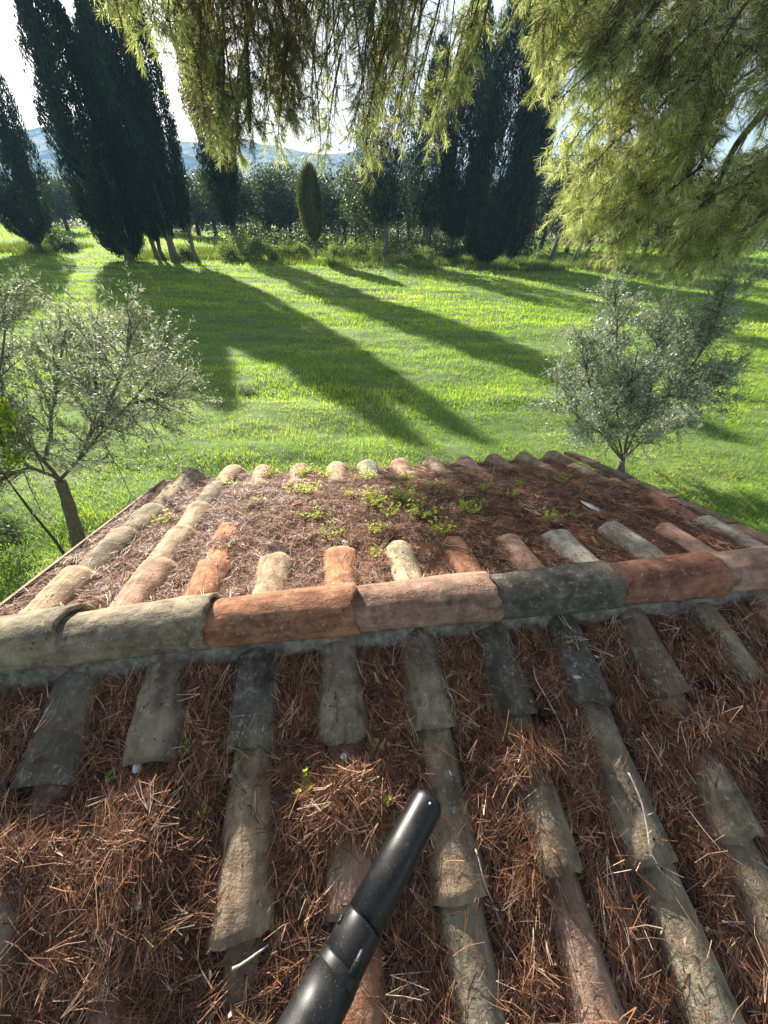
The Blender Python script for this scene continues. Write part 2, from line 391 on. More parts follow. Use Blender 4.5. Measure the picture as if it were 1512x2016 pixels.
# broad leaved clover in the near lawn
cl = MB(); n = 16000
y = 3+9*rs.rand(n)**1.3; x = (rs.rand(n)*2-1)*(1.2*y+2.5); k = fbm(x/.9, y/.9, 0, 21, 2) > .15; x = x[k]; y = y[k]; n = len(x)
P = np.stack([x, y, gz(x, y)+.03+.04*rs.rand(n)], 1); D = unit(rs.normal(size=(n, 3))*A(1, 1, .35)); S = unit(np.cross(D, A(0, 0, 1)+.3*rs.normal(size=(n, 3))))
cl.leaves(P, D, S, .035+.03*rs.rand(n), .026, np.clip(.4+.2*rs.normal(size=n), 0, 1))
tag(cl.build('lawn_clover', M['grass']), 'broad leaved clover scattered through the near lawn', 'clover', kind='stuff')
# rough grass under the tree line
tg = MB(); n = 60000
x = -34+66*rs.rand(n); y = 31.5+8*rs.rand(n)+.08*np.abs(x); k = fbm(x/2.3, y/1.6, 0, 31, 3) > .0; k &= ~((x < -21) & (x > -27)); x = x[k]; y = y[k]; n = len(x)
P = np.stack([x, y, gz(x, y)], 1); D = unit(rs.normal(size=(n, 3))*A(.35, .35, 0)+A(0, 0, 1)); S = perp(D, rs)
tg.blades(P, D, S, .25+.4*rs.rand(n), .045, np.clip(.45+.25*rs.normal(size=n), 0, 1))
tag(tg.build('rough_grass', M['tallgrass']), 'long rough grass growing at the foot of the tree line', 'grass', kind='stuff')

# ------------------------------------------------------------------ roof frame
AZ = .1577; TN, TF = .3402, .2929; RD, RH = .7376, CAM_H-.994
uu = A(-math.sin(AZ), math.cos(AZ), 0); vv = A(math.cos(AZ), math.sin(AZ), 0); OO = A(0, RD, RH)
def W3(a, b, c):
    a = np.asarray(a, float)[..., None]; b = np.asarray(b, float)[..., None]; c = np.asarray(c, float)[..., None]
    t = np.where(b < 0, TN, TF)
    return OO + vv*a + uu*b + A(0, 0, 1)*(c - t*np.abs(b))
AL, AR = -1.29, 1.72; BE, BN = 1.62, -1.36; TH = .085
hut = empty('tiled_hut', tuple(OO-A(0, 0, RH)), label='small outbuilding with an old canal tile roof covered in pine needles', cat='building')
def part(mb, name, mat, parent=hut, smooth=False, color=None):
    o = mb.build(name, mat, None, smooth, color); o.data.transform(Matrix.Translation(-hut.location)); o.parent = parent
    return o
wl = MB()
def wall_box(a0, a1, b0, b1, z1):
    P = [OO+vv*a+uu*b for a, b in ((a0, b0), (a1, b0), (a1, b1), (a0, b1))]
    v = [A(p[0], p[1], 0-.05) for p in P]+[A(p[0], p[1], z1(b)) for p, (a, b) in zip(P, ((a0, b0), (a1, b0), (a1, b1), (a0, b1)))]
    wl.add(v, q=[(0, 1, 5, 4), (1, 2, 6, 5), (2, 3, 7, 6), (3, 0, 4, 7)])
zt = lambda b: RH-(TN if b < 0 else TF)*abs(b)-TH-.05
for (a0, a1, b0, b1) in ((AL+.1, AR-.1, BN+.12, BN+.3), (AL+.1, AR-.1, BE-.3, BE-.12), (AL+.1, AL+.28, BN+.3, 0), (AL+.1, AL+.28, 0, BE-.3), (AR-.28, AR-.1, BN+.3, 0), (AR-.28, AR-.1, 0, BE-.3)):
    wall_box(a0, a1, b0, b1, zt)
part(wl, 'wall', M['plaster'])
dk = MB()
for b0, b1 in ((BN, 0), (0, BE)):
    e = 1e-4*(1 if b1 > 0 else -1); bb = [b0+(e if b0 == 0 else 0), b1+(-abs(e) if b1 == 0 else 0)]
    top = [W3(a, b, -TH-.012) for a in (AL, AR) for b in bb]; bot = [p-A(0, 0, .04) for p in top]
    dk.add(top+bot, q=[(0, 2, 3, 1), (4, 5, 7, 6), (0, 1, 5, 4), (2, 6, 7, 3), (1, 3, 7, 5), (0, 4, 6, 2)])
roof = part(dk, 'roof', M['deck'])

# litter level relative to the plane of the tile tops (0 = tile crowns)
NB = [(-.35, -.52, .30, .07, .012), (-.64, -.50, .12, .14, .065), (-.137, -.46, .10, .10, .062), (-.89, -.46, .09, .08, .05), (.36, -.41, .09, .06, .062), (.87, -.44, .09, .08, .06),
      (1.12, -.50, .14, .16, .055), (1.4, -.45, .2, .2, .04), (.0, -.46, .12, .08, .02), (-.62, -.64, .12, .10, .025), (.30, -.60, .05, .2, .02), (1.05, -.22, .06, .08, .03), (-.4, -.78, .12, .1, .03), (.0, -.85, .1, .1, .02), (-.85, -.62, .06, .1, .03)]
HOLE = [(.43, -.33, .045, .05, -.06), (.98, -.33, .04, .03, -.05), (.68, -.78, .04, .2, -.03), (.99, -.66, .05, .1, -.05)]
FB = [(.25, .85, .75, .33, .050), (-.35, .9, .3, .32, .045), (.9, .8, .45, .33, .040), (1.35, .9, .22, .35, .04), (.3, .5, .5, .10, .025), (-.1, 1.25, .7, .12, .022), (.95, 1.3, .4, .12, .03), (-.62, 1.1, .12, .3, .035), (-.62, .55, .10, .06, .03), (1.55, .6, .12, .5, .02)]
def litter(a, b):
    L = np.where(b < 0, -.046, -.046)
    for lst, side in ((NB+HOLE, b < 0), (FB, b >= 0)):
        for (ca, cb, sa, sb, am) in lst:
            L = L+np.where(side, am*np.exp(-((a-ca)/sa)**2-((b-cb)/sb)**2), 0)
    L = L+.010*fbm(a/.11, b/.09, 0, 51, 3)+.004*fbm(a/.02, b/.02, 0, 55, 2)
    edge = np.minimum(np.minimum(a-AL, AR-a), np.minimum(b-BN, BE-b))
    return np.minimum(L, -.055+edge*.8)
N0, F0, PITCH = -.89, -1.125, .25
def tile_top(a, b):
    a0 = np.where(b < 0, N0, F0); k = np.round((a-a0)/PITCH); da = np.abs(a-a0-k*PITCH)
    return np.where(da < .082, -TH+.083*np.sqrt(np.clip(1-(da/.084)**2, 0, 1)), -TH)
lb = MB()
lb.grid(lambda a, b: W3(a, b, litter(a, b)), np.linspace(AL+.005, AR-.005, 300), np.linspace(BN+.005, -.085, 110), tone=.3)
lb.grid(lambda a, b: W3(a, b, litter(a, b)), np.linspace(AL+.005, AR-.005, 300), np.linspace(.06, BE-.03, 150), tone=.3)
tag(lb.build('needle_mat', M['litter_base'], smooth=True), 'dark packed layer of old pine needles lying in the roof channels', 'needle litter', kind='stuff')

nb = MB()
def needles(n, a0, a1, b0, b1, up, dens=None, Ln=.075, Wn=.0014):
    a = a0+(a1-a0)*rs.rand(n); b = b0+(b1-b0)*rs.rand(n)
    L = litter(a, b); T = tile_top(a, b)
    tw = (T > L+.006); keep = (~tw) | (rs.rand(n) < .035) | ((T < L+.018) & (rs.rand(n) < .55))
    keep &= ((b < -.10) | (b > .10))
    keep &= ~((b < 0) & (((a-.43)/.05)**2+((b+.34)/.035)**2 < 1) & (rs.rand(n) < .93))
    a = a[keep]; b = b[keep]; L = np.maximum(L, T)[keep]+.001; tw = tw[keep]; n = len(a)
    cl = .5+.5*vn(a/.05, b/.05, 0, 71)
    h = L+np.abs(rs.normal(size=n))*up*(.4+cl)*np.where(tw, .2, 1)
    # direction flows down the channel, in swirling clumps
    th = math.pi/2+1.15*fbm(a/.10, b/.12, 0, 73, 2)+.75*rs.normal(size=n)
    da = np.cos(th); db = np.sin(th)*np.where(rs.rand(n) < .5, 1, -1)
    t = np.where(b < 0, TN, -TF)[:, None]
    Dr = vv*da[:, None]+uu*db[:, None]+A(0, 0, 1)*(t*db[:, None])
    tilt = rs.normal(size=n)*np.where(tw, .03, .15)+np.where(rs.rand(n) < .02, .35, 0)
    D = unit(Dr+A(0, 0, 1)*tilt[:, None]); P = W3(a, b, h)
    Nn = unit(np.stack([0*a, 0*a, 1+0*a], 1)+.5*rs.normal(size=(n, 3))); S = unit(np.cross(D, Nn)); NN = np.cross(S, D)
    ln = Ln*(.45+.75*rs.rand(n)); tone = np.clip(.38+.22*rs.normal(size=n)+.12*cl+.3*(rs.rand(n) < .08)+.05*(b > 0), 0, 1)  # a random few pushed pale as painted glints
    bend = (S*rs.normal(size=n)[:, None]*.22+NN*rs.normal(size=n)[:, None]*.07-A(0, 0, 1)*.03)
    P = P-D*(ln*.5)[:, None]
    wd = Wn*(.75+.6*rs.rand(n))
    nb.ribbons(P, D, S, ln, wd, tone, 2, bend, .55)
    # the second needle of the pair leaves the same sheath at a small angle
    k2 = rs.rand(n) < .45
    D2 = unit(D+S*(.12+.25*rs.rand(n))[:, None]*np.where(rs.rand(n) < .5, 1, -1)[:, None])
    nb.ribbons(P[k2], D2[k2], S[k2], ln[k2]*.96, wd[k2], tone[k2], 2, bend[k2], .55)
needles(78000, AL+.02, AR-.02, -1.12, -.07, .012, Wn=.0015)
needles(9000, AL+.02, AR-.02, -1.1, -.12, .022, Ln=.07, Wn=.0017)
needles(26000, AL+.02, AR-.02, .07, .55, .007)
needles(46000, AL+.02, AR-.02, .5, BE-.01, .007)
tag(nb.build('pine_needles', M['needle']), 'fallen reddish brown pine needles strewn over the roof between the tiles', 'pine needles', kind='stuff')

# ------------------------------------------------------------------ tiles
def tile_mb(L, r0, r1, hgt, th=.012, seed=0, nu=22, nv=18, chip=.3, arc=1.0):
    """half pipe along +y, narrow end at y=0 and wide end at y=L, crown at z=0"""
    R = np.random.RandomState(seed); mb = MB()
    sx, sz = R.normal()*.004, R.normal()*.004
    def surf(off):
        def fn(u, v):
            ang = (u-.5)*math.pi*arc; r = r0+(r1-r0)*v-off
            y = v*L
            edge = np.clip((v-.9)/.1, 0, 1); y = y+edge*chip*.018*fbm(u*5, 0*u, 0, seed+5, 3)-np.clip((.1-v)/.1, 0, 1)*.006*fbm(u*6, 0*u, 0, seed+9, 2)
            sag = 1+.03*fbm(u*2+seed, v*2.5, 0, seed, 2)
            x = np.sin(ang)*r*sag+sx*v; z = np.cos(ang)*(hgt-off)*sag*(.93+.07*v)-hgt+sz*np.sin(v*3)
            d = .0014*fbm(u*14, v*18, 0, seed+2, 2)
            return np.stack([x+np.sin(ang)*d, y, z+np.cos(ang)*d], -1)
        return fn
    us = np.linspace(0, 1, nu); vs_ = np.linspace(0, 1, nv)
    for off in (0, th): 
        UU, VV = np.meshgrid(us, vs_, indexing='ij'); mb.v.append(surf(off)(UU, VV).reshape(-1, 3)); mb.c.append(np.full(nu*nv, .5))
    q = []; K = nu*nv
    for i in range(nu-1):
        for j in range(nv-1):
            a = i*nv+j; q.append((a, a+nv, a+nv+1, a+1)); q.append((K+a, K+a+1, K+a+nv+1, K+a+nv))
    for i in range(nu-1):
        a = i*nv; q.append((a, K+a, K+a+nv, a+nv)); a = i*nv+nv-1; q.append((a, a+nv, K+a+nv, K+a))
    for j in range(nv-1):
        a = j; q.append((a, a+1, K+a+1, K+a)); a = (nu-1)*nv+j; q.append((a, K+a, K+a+1, a+1))
    mb.q.append(np.array(q)); mb.n = 2*K
    return mb
def place_tile(name, mb, origin, ydir, zdir, parent, color):
    o = mb.build(name, M['clay'], None, True, color)
    yd = unit(ydir); xd = unit(np.cross(yd, zdir)); zd = np.cross(xd, yd)
    o.parent = parent
    mt = Matrix([[xd[i], yd[i], zd[i], origin[i]-hut.location[i]] for i in range(3)]+[[0, 0, 0, 1]])
    o.matrix_local = mt
    return o
TAN = (.46, .35, .24); PINK = (.44, .28, .21); ORG = (.47, .225, .125); RED = (.38, .17, .11); GRY = (.30, .255, .185); DRK = (.11, .095, .072); OLV = (.18, .16, .115); WHT = (.44, .42, .37); BRN = (.26, .18, .135)
def col(c, al): return (*c, al)
nearc = {-1: [(GRY, .5)]*4, 0: [(OLV, .9), (BRN, .3), (BRN, .4), (BRN, .4)], 1: [(GRY, .45), (BRN, .3), (PINK, .3), (BRN, .4)], 2: [(OLV, 1.), (TAN, .45), (BRN, .25), (BRN, .3)],
         3: [(GRY, .5), (PINK, .3), (ORG, .2), (PINK, .3)], 4: [(GRY, .8), (TAN, .5), (GRY, .45), (TAN, .4)], 5: [(DRK, .9), (TAN, .25), (PINK, .35), (PINK, .35)],
         6: [(DRK, 1.), (GRY, .7), (GRY, .4), (GRY, .5)], 7: [(BRN, .35), (GRY, .45), (TAN, .5), (GRY, .5)], 8: [(GRY, .45), (RED, .3), (GRY, .4), (GRY, .5)], 9: [(PINK, .4)]*4, 10: [(TAN, .4)]*4}
sd = 100
for k in range(-1, 11):
    for j in range(4):
        sd += 1; R = np.random.RandomState(sd)
        a = N0+PITCH*k+R.normal()*.006; b1 = -.335-.328*j+R.normal()*.006; b0 = min(b1+.40, -.03)
        if a > AR-.05: continue
        L = (b0-b1)*math.sqrt(1+TN*TN)
        # narrow end up-slope and tucked under the tile above
        p0 = W3(a, b0, -.014-.0*j); p1 = W3(a+R.normal()*.006, b1, .006+R.normal()*.003)
        mb = tile_mb(L, .074 if j == 0 else .055, .081+R.normal()*.003, .078, seed=sd, chip=.22 if R.rand() < .6 else .6)
        c, al = nearc[k][j]; c = tuple(np.clip(A(*c)*(1+.10*R.normal()), .02, .8))
        place_tile('cover_tile', mb, p0, p1-p0, A(0, 0, 1), roof, col(c, al))
farc = {0: [TAN, GRY, GRY, TAN, GRY], 1: [PINK, TAN, TAN, GRY, TAN], 2: [ORG, ORG, TAN, TAN, PINK], 3: [TAN, TAN, TAN, TAN, PINK], 4: [ORG, TAN, PINK, TAN, TAN], 5: [(.44, .40, .27), TAN, TAN, TAN, WHT],
        6: [ORG, TAN, TAN, PINK, PINK], 7: [PINK, TAN, TAN, GRY, GRY], 8: [WHT, PINK, TAN, PINK, PINK], 9: [WHT, PINK, TAN, PINK, PINK], 10: [PINK, ORG, PINK, TAN, GRY], 11: [WHT, RED, TAN, TAN, GRY]}
for k in range(0, 12):
    for j in range(5):
        sd += 1; R = np.random.RandomState(sd)
        if 2 < k < 11 and j in (1, 2) : continue
        a = F0+PITCH*k+R.normal()*.007; b1 = .40+.315*j+R.normal()*.01; b0 = max(b1-.39, .03)
        if a > AR-.08: a = AR-.10
        if j == 4: b1 += .02
        L = (b1-b0)*math.sqrt(1+TF*TF)
        hi = .010 if k in (0, 1) else 0
        p0 = W3(a, b0, -.016+hi); p1 = W3(a+R.normal()*.008, b1, .004+hi+R.normal()*.004)
        mb = tile_mb(L, .062, .080+R.normal()*.003, .078, seed=sd, chip=.5)
        c = farc[k][j]; c = tuple(np.clip(A(*c)*1.18*(1+.08*R.normal()), .02, .8))
        place_tile('cover_tile', mb, p0, p1-p0, A(0, 0, 1), roof, col(c, .10+.22*R.rand()))
# ridge
jn = [-1.33, -.913, -.521, -.084, .366, .79, 1.192, 1.60, 1.78]
rc = [((.37, .325, .235), .45), ((.38, .335, .24), .35), (ORG, .22), (PINK, .30), (OLV, .9), (RED, .30), (PINK, .30), (TAN, .4)]
rm = MB()
def mort(side):
    def fn(a, s):
        bb = np.interp(s, [0, .35, .7, 1], [.100, .094, .080, .045]); cc = np.interp(s, [0, .35, .7, 1], [-.07, -.034, -.01, .02])
        wob = .012*fbm(a/.13, s*1.5, 0, 7+side, 3); bump_ = .007*np.cos((a-(N0 if side < 0 else F0))/PITCH*2*math.pi)
        bb = bb + (wob-bump_*(1-s)); 
        if side > 0: bb = bb*.8
        return W3(a, side*bb, cc+.005*fbm(a/.03, s*4, 0, 3, 2))
    return fn
rm.grid(mort(-1), np.linspace(-1.30, AR, 260), np.linspace(0, 1, 12)); rm.grid(mort(1), np.linspace(-1.30, AR, 260), np.linspace(0, 1, 10))
ridge = part(rm, 'ridge_mortar', M['mortar'], roof, smooth=True)
for i in range(len(jn)-1):
    R = np.random.RandomState(900+i); a0 = jn[i]-.045; a1 = jn[i+1]
    if a1-a0 < .12: continue
    L = a1-a0
    off = .006*R.normal(); p0 = W3(a0, 0.004+off, .058); p1 = W3(a1, .004-off+R.normal()*.004, .076+.004*R.normal())
    mb = tile_mb(L, .078, .092, .090, th=.014, seed=900+i, nu=40, nv=36, chip=.55, arc=1.0)
    c, al = rc[i]
    place_tile('ridge_tile', mb, p0, p1-p0, A(0, 0, 1), roof, col(c, al))
# verges
for j in range(5):
    b0 = .03+j*.32; b1 = b0+.335; R = np.random.RandomState(700+j); mb = MB()
    c0 = W3(AR+.01, (b0+b1)/2, -.035+.006*j % 2); yd = unit(W3(0, b1, 0)-W3(0, b0, 0)); xd = vv; zd = np.cross(xd, yd)
    mb.box(c0, (.035, (b1-b0)/2-.004, .012), np.array([xd, yd, zd]))
    part(mb, 'verge_tile', M['clay'], roof, color=col(BRN if j % 2 else PINK, .4)) 
for (bs, be) in ((.02, BE-.02), (BN, -.02)):
    mb = MB(); c0 = W3(AL-.012, (bs+be)/2, -.060); yd = unit(W3(0, be, 0)-W3(0, bs, 0)); zd = np.cross(vv, yd)
    ln = np.linalg.norm(W3(0, be, 0)-W3(0, bs, 0)); mb.box(c0, (.006, ln/2, .020), np.array([vv, yd, zd])); part(mb, 'verge_board', M['edge'], roof)

# ------------------------------------------------------------------ things on the roof
def surf(a, b): return float(max(litter(A(a), A(b))[0], tile_top(A(a), A(b))[0]))
def weed(a, b, size, n_stem, label, seed, name='roof_weed', tone=.55, grp='weeds rooted in the needle litter'):
    R = np.random.RandomState(seed); base = W3(a, b, surf(a, b)-.004); e = empty(name, tuple(base), label=label, cat='weed', group=grp)
    st = MB(); lf = MB()
    for s_ in range(max(3, int(n_stem*1.25))):
        ang = R.rand()*6.28; rr = size*(.15+.85*R.rand()**.7); off = vv*math.cos(ang)*rr*R.rand()+uu*math.sin(ang)*rr*R.rand()
        q0 = off*.8; q0[2] += (TN if b < 0 else -TF)*float(off@uu)+.012; h = size*(.25+.55*R.rand()); p0 = A(0, 0, 0); tip = q0+unit(A(math.cos(ang), math.sin(ang), 1.2+R.rand()))*h
        mid = q0+(tip-q0)*.5+R.normal(size=3)*.004
        st.tube([p0, mid, tip], [.0011, .0009, .0007], 4, cap=False)
        for (c_, q_) in ((tip, 3), (mid, 2)):
            k = q_+R.randint(2)
            for i in range(k):
                an = ang+i*6.28/k+R.normal()*.3; d = unit(A(math.cos(an), math.sin(an), .35+.3*R.normal())); sd_ = unit(np.cross(d, A(0, 0, 1))); l = (.0045+.007*R.rand())*(.7+size*4.)
                nn = np.cross(sd_, d)
                v = [c_, c_+d*l*.35-sd_*l*.42+nn*l*.08, c_+d*l*.85-sd_*l*.34, c_+d*l*1.05, c_+d*l*.85+sd_*l*.34, c_+d*l*.35+sd_*l*.42+nn*l*.08]
                lf.add(v, q=[(0, 1, 2, 3), (0, 3, 4, 5)], tone=float(np.clip(tone+.2*R.normal(), 0, 1)))
    st.build('stem', M['weed'], e); lf.build('foliage', M['weed'], e); return e
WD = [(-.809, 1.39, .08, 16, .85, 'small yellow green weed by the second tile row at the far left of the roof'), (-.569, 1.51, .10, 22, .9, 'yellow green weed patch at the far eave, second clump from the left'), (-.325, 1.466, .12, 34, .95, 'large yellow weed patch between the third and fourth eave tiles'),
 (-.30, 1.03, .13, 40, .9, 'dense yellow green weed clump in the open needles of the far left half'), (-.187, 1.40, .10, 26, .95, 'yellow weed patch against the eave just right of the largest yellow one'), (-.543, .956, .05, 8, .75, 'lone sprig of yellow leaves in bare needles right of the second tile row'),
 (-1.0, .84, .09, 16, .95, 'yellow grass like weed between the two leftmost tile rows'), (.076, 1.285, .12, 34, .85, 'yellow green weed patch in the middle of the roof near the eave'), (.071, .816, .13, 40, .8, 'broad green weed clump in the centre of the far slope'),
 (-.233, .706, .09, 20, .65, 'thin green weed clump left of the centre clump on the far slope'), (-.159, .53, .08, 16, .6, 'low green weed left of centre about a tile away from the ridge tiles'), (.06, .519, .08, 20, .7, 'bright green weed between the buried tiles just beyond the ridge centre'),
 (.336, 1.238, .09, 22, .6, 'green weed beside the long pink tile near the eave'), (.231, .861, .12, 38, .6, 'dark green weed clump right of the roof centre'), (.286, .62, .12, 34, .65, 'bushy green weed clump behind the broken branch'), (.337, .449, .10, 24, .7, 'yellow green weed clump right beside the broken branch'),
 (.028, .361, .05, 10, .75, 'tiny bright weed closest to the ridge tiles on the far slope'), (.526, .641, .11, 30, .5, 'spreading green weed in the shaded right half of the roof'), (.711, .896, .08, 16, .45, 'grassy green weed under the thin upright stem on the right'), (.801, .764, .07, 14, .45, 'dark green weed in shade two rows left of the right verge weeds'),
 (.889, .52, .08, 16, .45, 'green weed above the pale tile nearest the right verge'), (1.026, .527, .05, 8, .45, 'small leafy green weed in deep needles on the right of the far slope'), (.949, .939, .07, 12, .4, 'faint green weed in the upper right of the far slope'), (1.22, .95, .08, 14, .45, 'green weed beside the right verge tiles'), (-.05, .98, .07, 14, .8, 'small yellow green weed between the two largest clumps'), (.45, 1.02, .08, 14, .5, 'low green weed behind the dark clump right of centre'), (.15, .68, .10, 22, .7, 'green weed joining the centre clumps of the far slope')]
for i, (a, b, s_, n_, tn_, lab) in enumerate(WD): weed(a, b, s_*.9, int(n_*.8), lab, 300+i, tone=tn_-.05)  # tone yellower for sunlit weeds, greener for shaded ones: light put into colour
weed(-.052, -.357, .030, 7, 'bright green seedling below the mottled tile on the near slope', 340, 'seedling', .6, 'seedlings on the near slope')
weed(-.243, -.418, .030, 7, 'bright green seedling in needles left of the black tube tip', 341, 'seedling', .6, 'seedlings on the near slope')
weed(-.044, -.476, .018, 4, 'tiny seedling just left of the black tube tip', 342, 'seedling', .7, 'seedlings on the near slope')
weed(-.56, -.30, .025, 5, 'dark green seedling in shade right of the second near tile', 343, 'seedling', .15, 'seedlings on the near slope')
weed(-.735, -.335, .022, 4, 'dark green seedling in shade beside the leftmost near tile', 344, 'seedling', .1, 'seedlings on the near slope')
# grass tuft on near slope
R = np.random.RandomState(8); gt = MB(); bs_ = W3(-.5, -.443, surf(-.5, -.443)); n = 18
P = R.normal(size=(n, 3))*.004; D = unit(R.normal(size=(n, 3))*A(.6, .6, .1)+A(0, 0, .8)); gt.blades(P, D, perp(D, R), .02+.02*R.rand(n), .003, .8+.2*R.rand(n))
o = gt.build('grass_tuft', M['weed']); o.location = bs_; tag(o, 'small pale green grass tuft in the dark needles at lower left', 'grass tuft')

def stick(pts, r, name, mat, label, cat='twig', grp=None, branches=()):
    """pts: list of (a,b,lift)"""
    P = np.array([W3(a, b, surf(a, b)+c) for a, b, c in pts]); t = np.linspace(0, 1, len(P)); tt = np.linspace(0, 1, len(P)*4)
    Q = np.stack([np.interp(tt, t, P[:, i]) for i in range(3)], 1); Q += .0016*np.random.RandomState(len(label)).normal(size=Q.shape)
    for _ in range(2): Q[1:-1] = (Q[:-2]+2*Q[1:-1]+Q[2:])/4
    base = Q[0].copy(); mb = MB(); mb.tube(Q-base, np.linspace(r, r*.55, len(Q)), 6, lump=.25, seed=3)
    for (i, d, l) in branches:
        q0 = Q[i]-base; dd = vv*d[0]+uu*d[1]+A(0, 0, d[2]); mb.tube([q0, q0+dd*l*.5+A(.002, 0, .003), q0+dd*l], [r*.6, r*.45, r*.3], 5)
    o = mb.build(name, mat, None, True); o.location = base; return tag(o, label, cat, grp)
stick([(.448, -.225, .02), (.442, -.26, .03), (.468, -.30, .03), (.482, -.345, .025), (.478, -.40, .02), (.452, -.452, .01), (.435, -.455, .006)], .0022, 'twig', M['twig'], 'white curved twig hanging over the dark hole in the needles')
stick([(.602, -.50, .02), (.607, -.547, .02), (.60, -.60, .012), (.585, -.645, .012), (.60, -.69, .004)], .0024, 'twig', M['twig'], 'pale forked twig lying on the long grey tile at right', branches=((8, (.8, .1, .1), .03), (11, (.6, .3, .2), .018)))
stick([(.16, -.585, .01), (.163, -.636, .012), (.185, -.69, .012), (.205, -.73, .008), (.185, -.76, .008), (.18, -.84, .004)], .0018, 'twig', M['twig'], 'thin white twig running down beside the fifth tile row at the bottom')
stick([(.345, -.50, .012), (.26, -.53, .012), (.215, -.57, .01), (.20, -.63, .006)], .0012, 'twig', M['twig'], 'very thin pale twig right of the tube tip')
stick([(-.395, -.695, .012), (-.36, -.685, .016), (-.33, -.672, .012)], .0032, 'twig', M['twig'], 'short pale stick across the tile at the bottom left')
stick([(.87, -.39, .02), (.885, -.42, .02), (.93, -.44, .02)], .0018, 'twig', M['twig'], 'small pale twig in needles below the pinkish tile at right')
stick([(.245, .50, .02), (.29, .43, .022), (.315, .36, .02), (.37, .29, .016), (.40, .26, .01)], .0048, 'broken_branch', M['bark'], 'grey broken branch lying in the sunlit needles beyond the ridge', 'branch', branches=((6, (-.7, .6, .3), .06), (10, (.6, .6, .2), .05)))
stick([(.80, 1.0, .0), (.84, 1.07, .06), (.87, 1.15, .12), (.875, 1.2, .17)], .0016, 'dry_stem', M['twig'], 'thin pale upright stem rising from needles at the far right', 'stem')
stick([(-.2, .93, .01), (-.17, .90, .012), (-.12, .90, .012), (-.07, .93, .01)], .003, 'twig', M['twig_brown'], 'brown twig by the tile fragment among the yellow weeds')

def chunk(a, b, s, mat, name, label, cat, seed, flat=.4, color=None, grp=None):
    R = np.random.RandomState(seed); mb = MB(); n = 10
    def fn(u, v):
        th = u*2*math.pi; ph = (v-.5)*math.pi; rr = 1+.35*fbm(np.cos(th)*1.5+5, np.sin(th)*1.5+seed, np.sin(ph)*1.5, seed, 2)
        return np.stack([np.cos(th)*np.cos(ph)*s*rr, np.sin(th)*np.cos(ph)*s*.7*rr, np.sin(ph)*s*flat*rr], -1)
    mb.grid(fn, np.linspace(0, 1, 17), np.linspace(0, 1, 9)); o = mb.build(name, mat, None, False, color)
    o.location = W3(a, b, surf(a, b)+s*flat*.45); o.rotation_euler = (R.normal()*.3-.2, R.normal()*.3, R.rand()*6); return tag(o, label, cat, grp)
chunk(-.32, .83, .045, M['clay'], 'tile_fragment', 'orange broken tile fragment lying beside yellow green weeds', 'tile fragment', 1, .35, (.50, .25, .14, .1))
chunk(-.25, .84, .014, M['stone'], 'pebble', 'small white pebble touching the orange tile fragment', 'pebble', 2)
chunk(-.19, .90, .016, M['stone'], 'pebble', 'pale pebble behind the orange tile fragment', 'pebble', 3)
chunk(-.48, .50, .014, M['stone'], 'pebble', 'white pebble above the pitted orange tile', 'pebble', 4)
chunk(-.10, .44, .013, M['stone'], 'pebble', 'pale stone in needles between the two middle tiles beyond the ridge', 'pebble', 5)
chunk(-.662, -.331, .014, M['stone'], 'pebble', 'blue grey stone below the second near tile', 'pebble', 6)
chunk(-.606, -.575, .016, M['stone'], 'pebble', 'white flat flake in the sunlit needles at lower left', 'pebble', 7, .25)
chunk(-.145, -.37, .010, M['stone'], 'pebble', 'round tan pebble under the end of the mottled tile', 'pebble', 8)
chunk(-.06, -.27, .009, M['stone'], 'pebble', 'tiny pale stone in dark needles right of the mottled tile', 'pebble', 9)
chunk(.57, -.26, .013, M['stone'], 'pebble', 'grey stone in the shade left of the black tile', 'pebble', 10)
chunk(1.19, .62, .05, M['stone'], 'pale_flake', 'light grey flat flake beside the right verge', 'debris', 11, .12)

# brown dead leaves and bark scales too many to count
dl = MB(); n = 900; a = AL+.1+(AR-AL-.2)*rs.rand(n); b = -1.05+2.5*rs.rand(n); k = np.abs(b) > .13; a, b = a[k], b[k]; n = len(a)
P = W3(a, b, np.maximum(litter(a, b), tile_top(a, b))+.004+.008*rs.rand(n)); D = unit(rs.normal(size=(n, 3))*A(1, 1, .35)); S = unit(np.cross(D, A(0, 0, 1)+.35*rs.normal(size=(n, 3))))
dl.leaves(P, D, S, .008+.012*rs.rand(n), .004+.006*rs.rand(n), np.clip(.5+.3*rs.normal(size=n), 0, 1), .3)
tag(dl.build('leaf_litter', M['needle']), 'bits of dry leaf and bark scattered among the needles', 'leaf litter', kind='stuff')

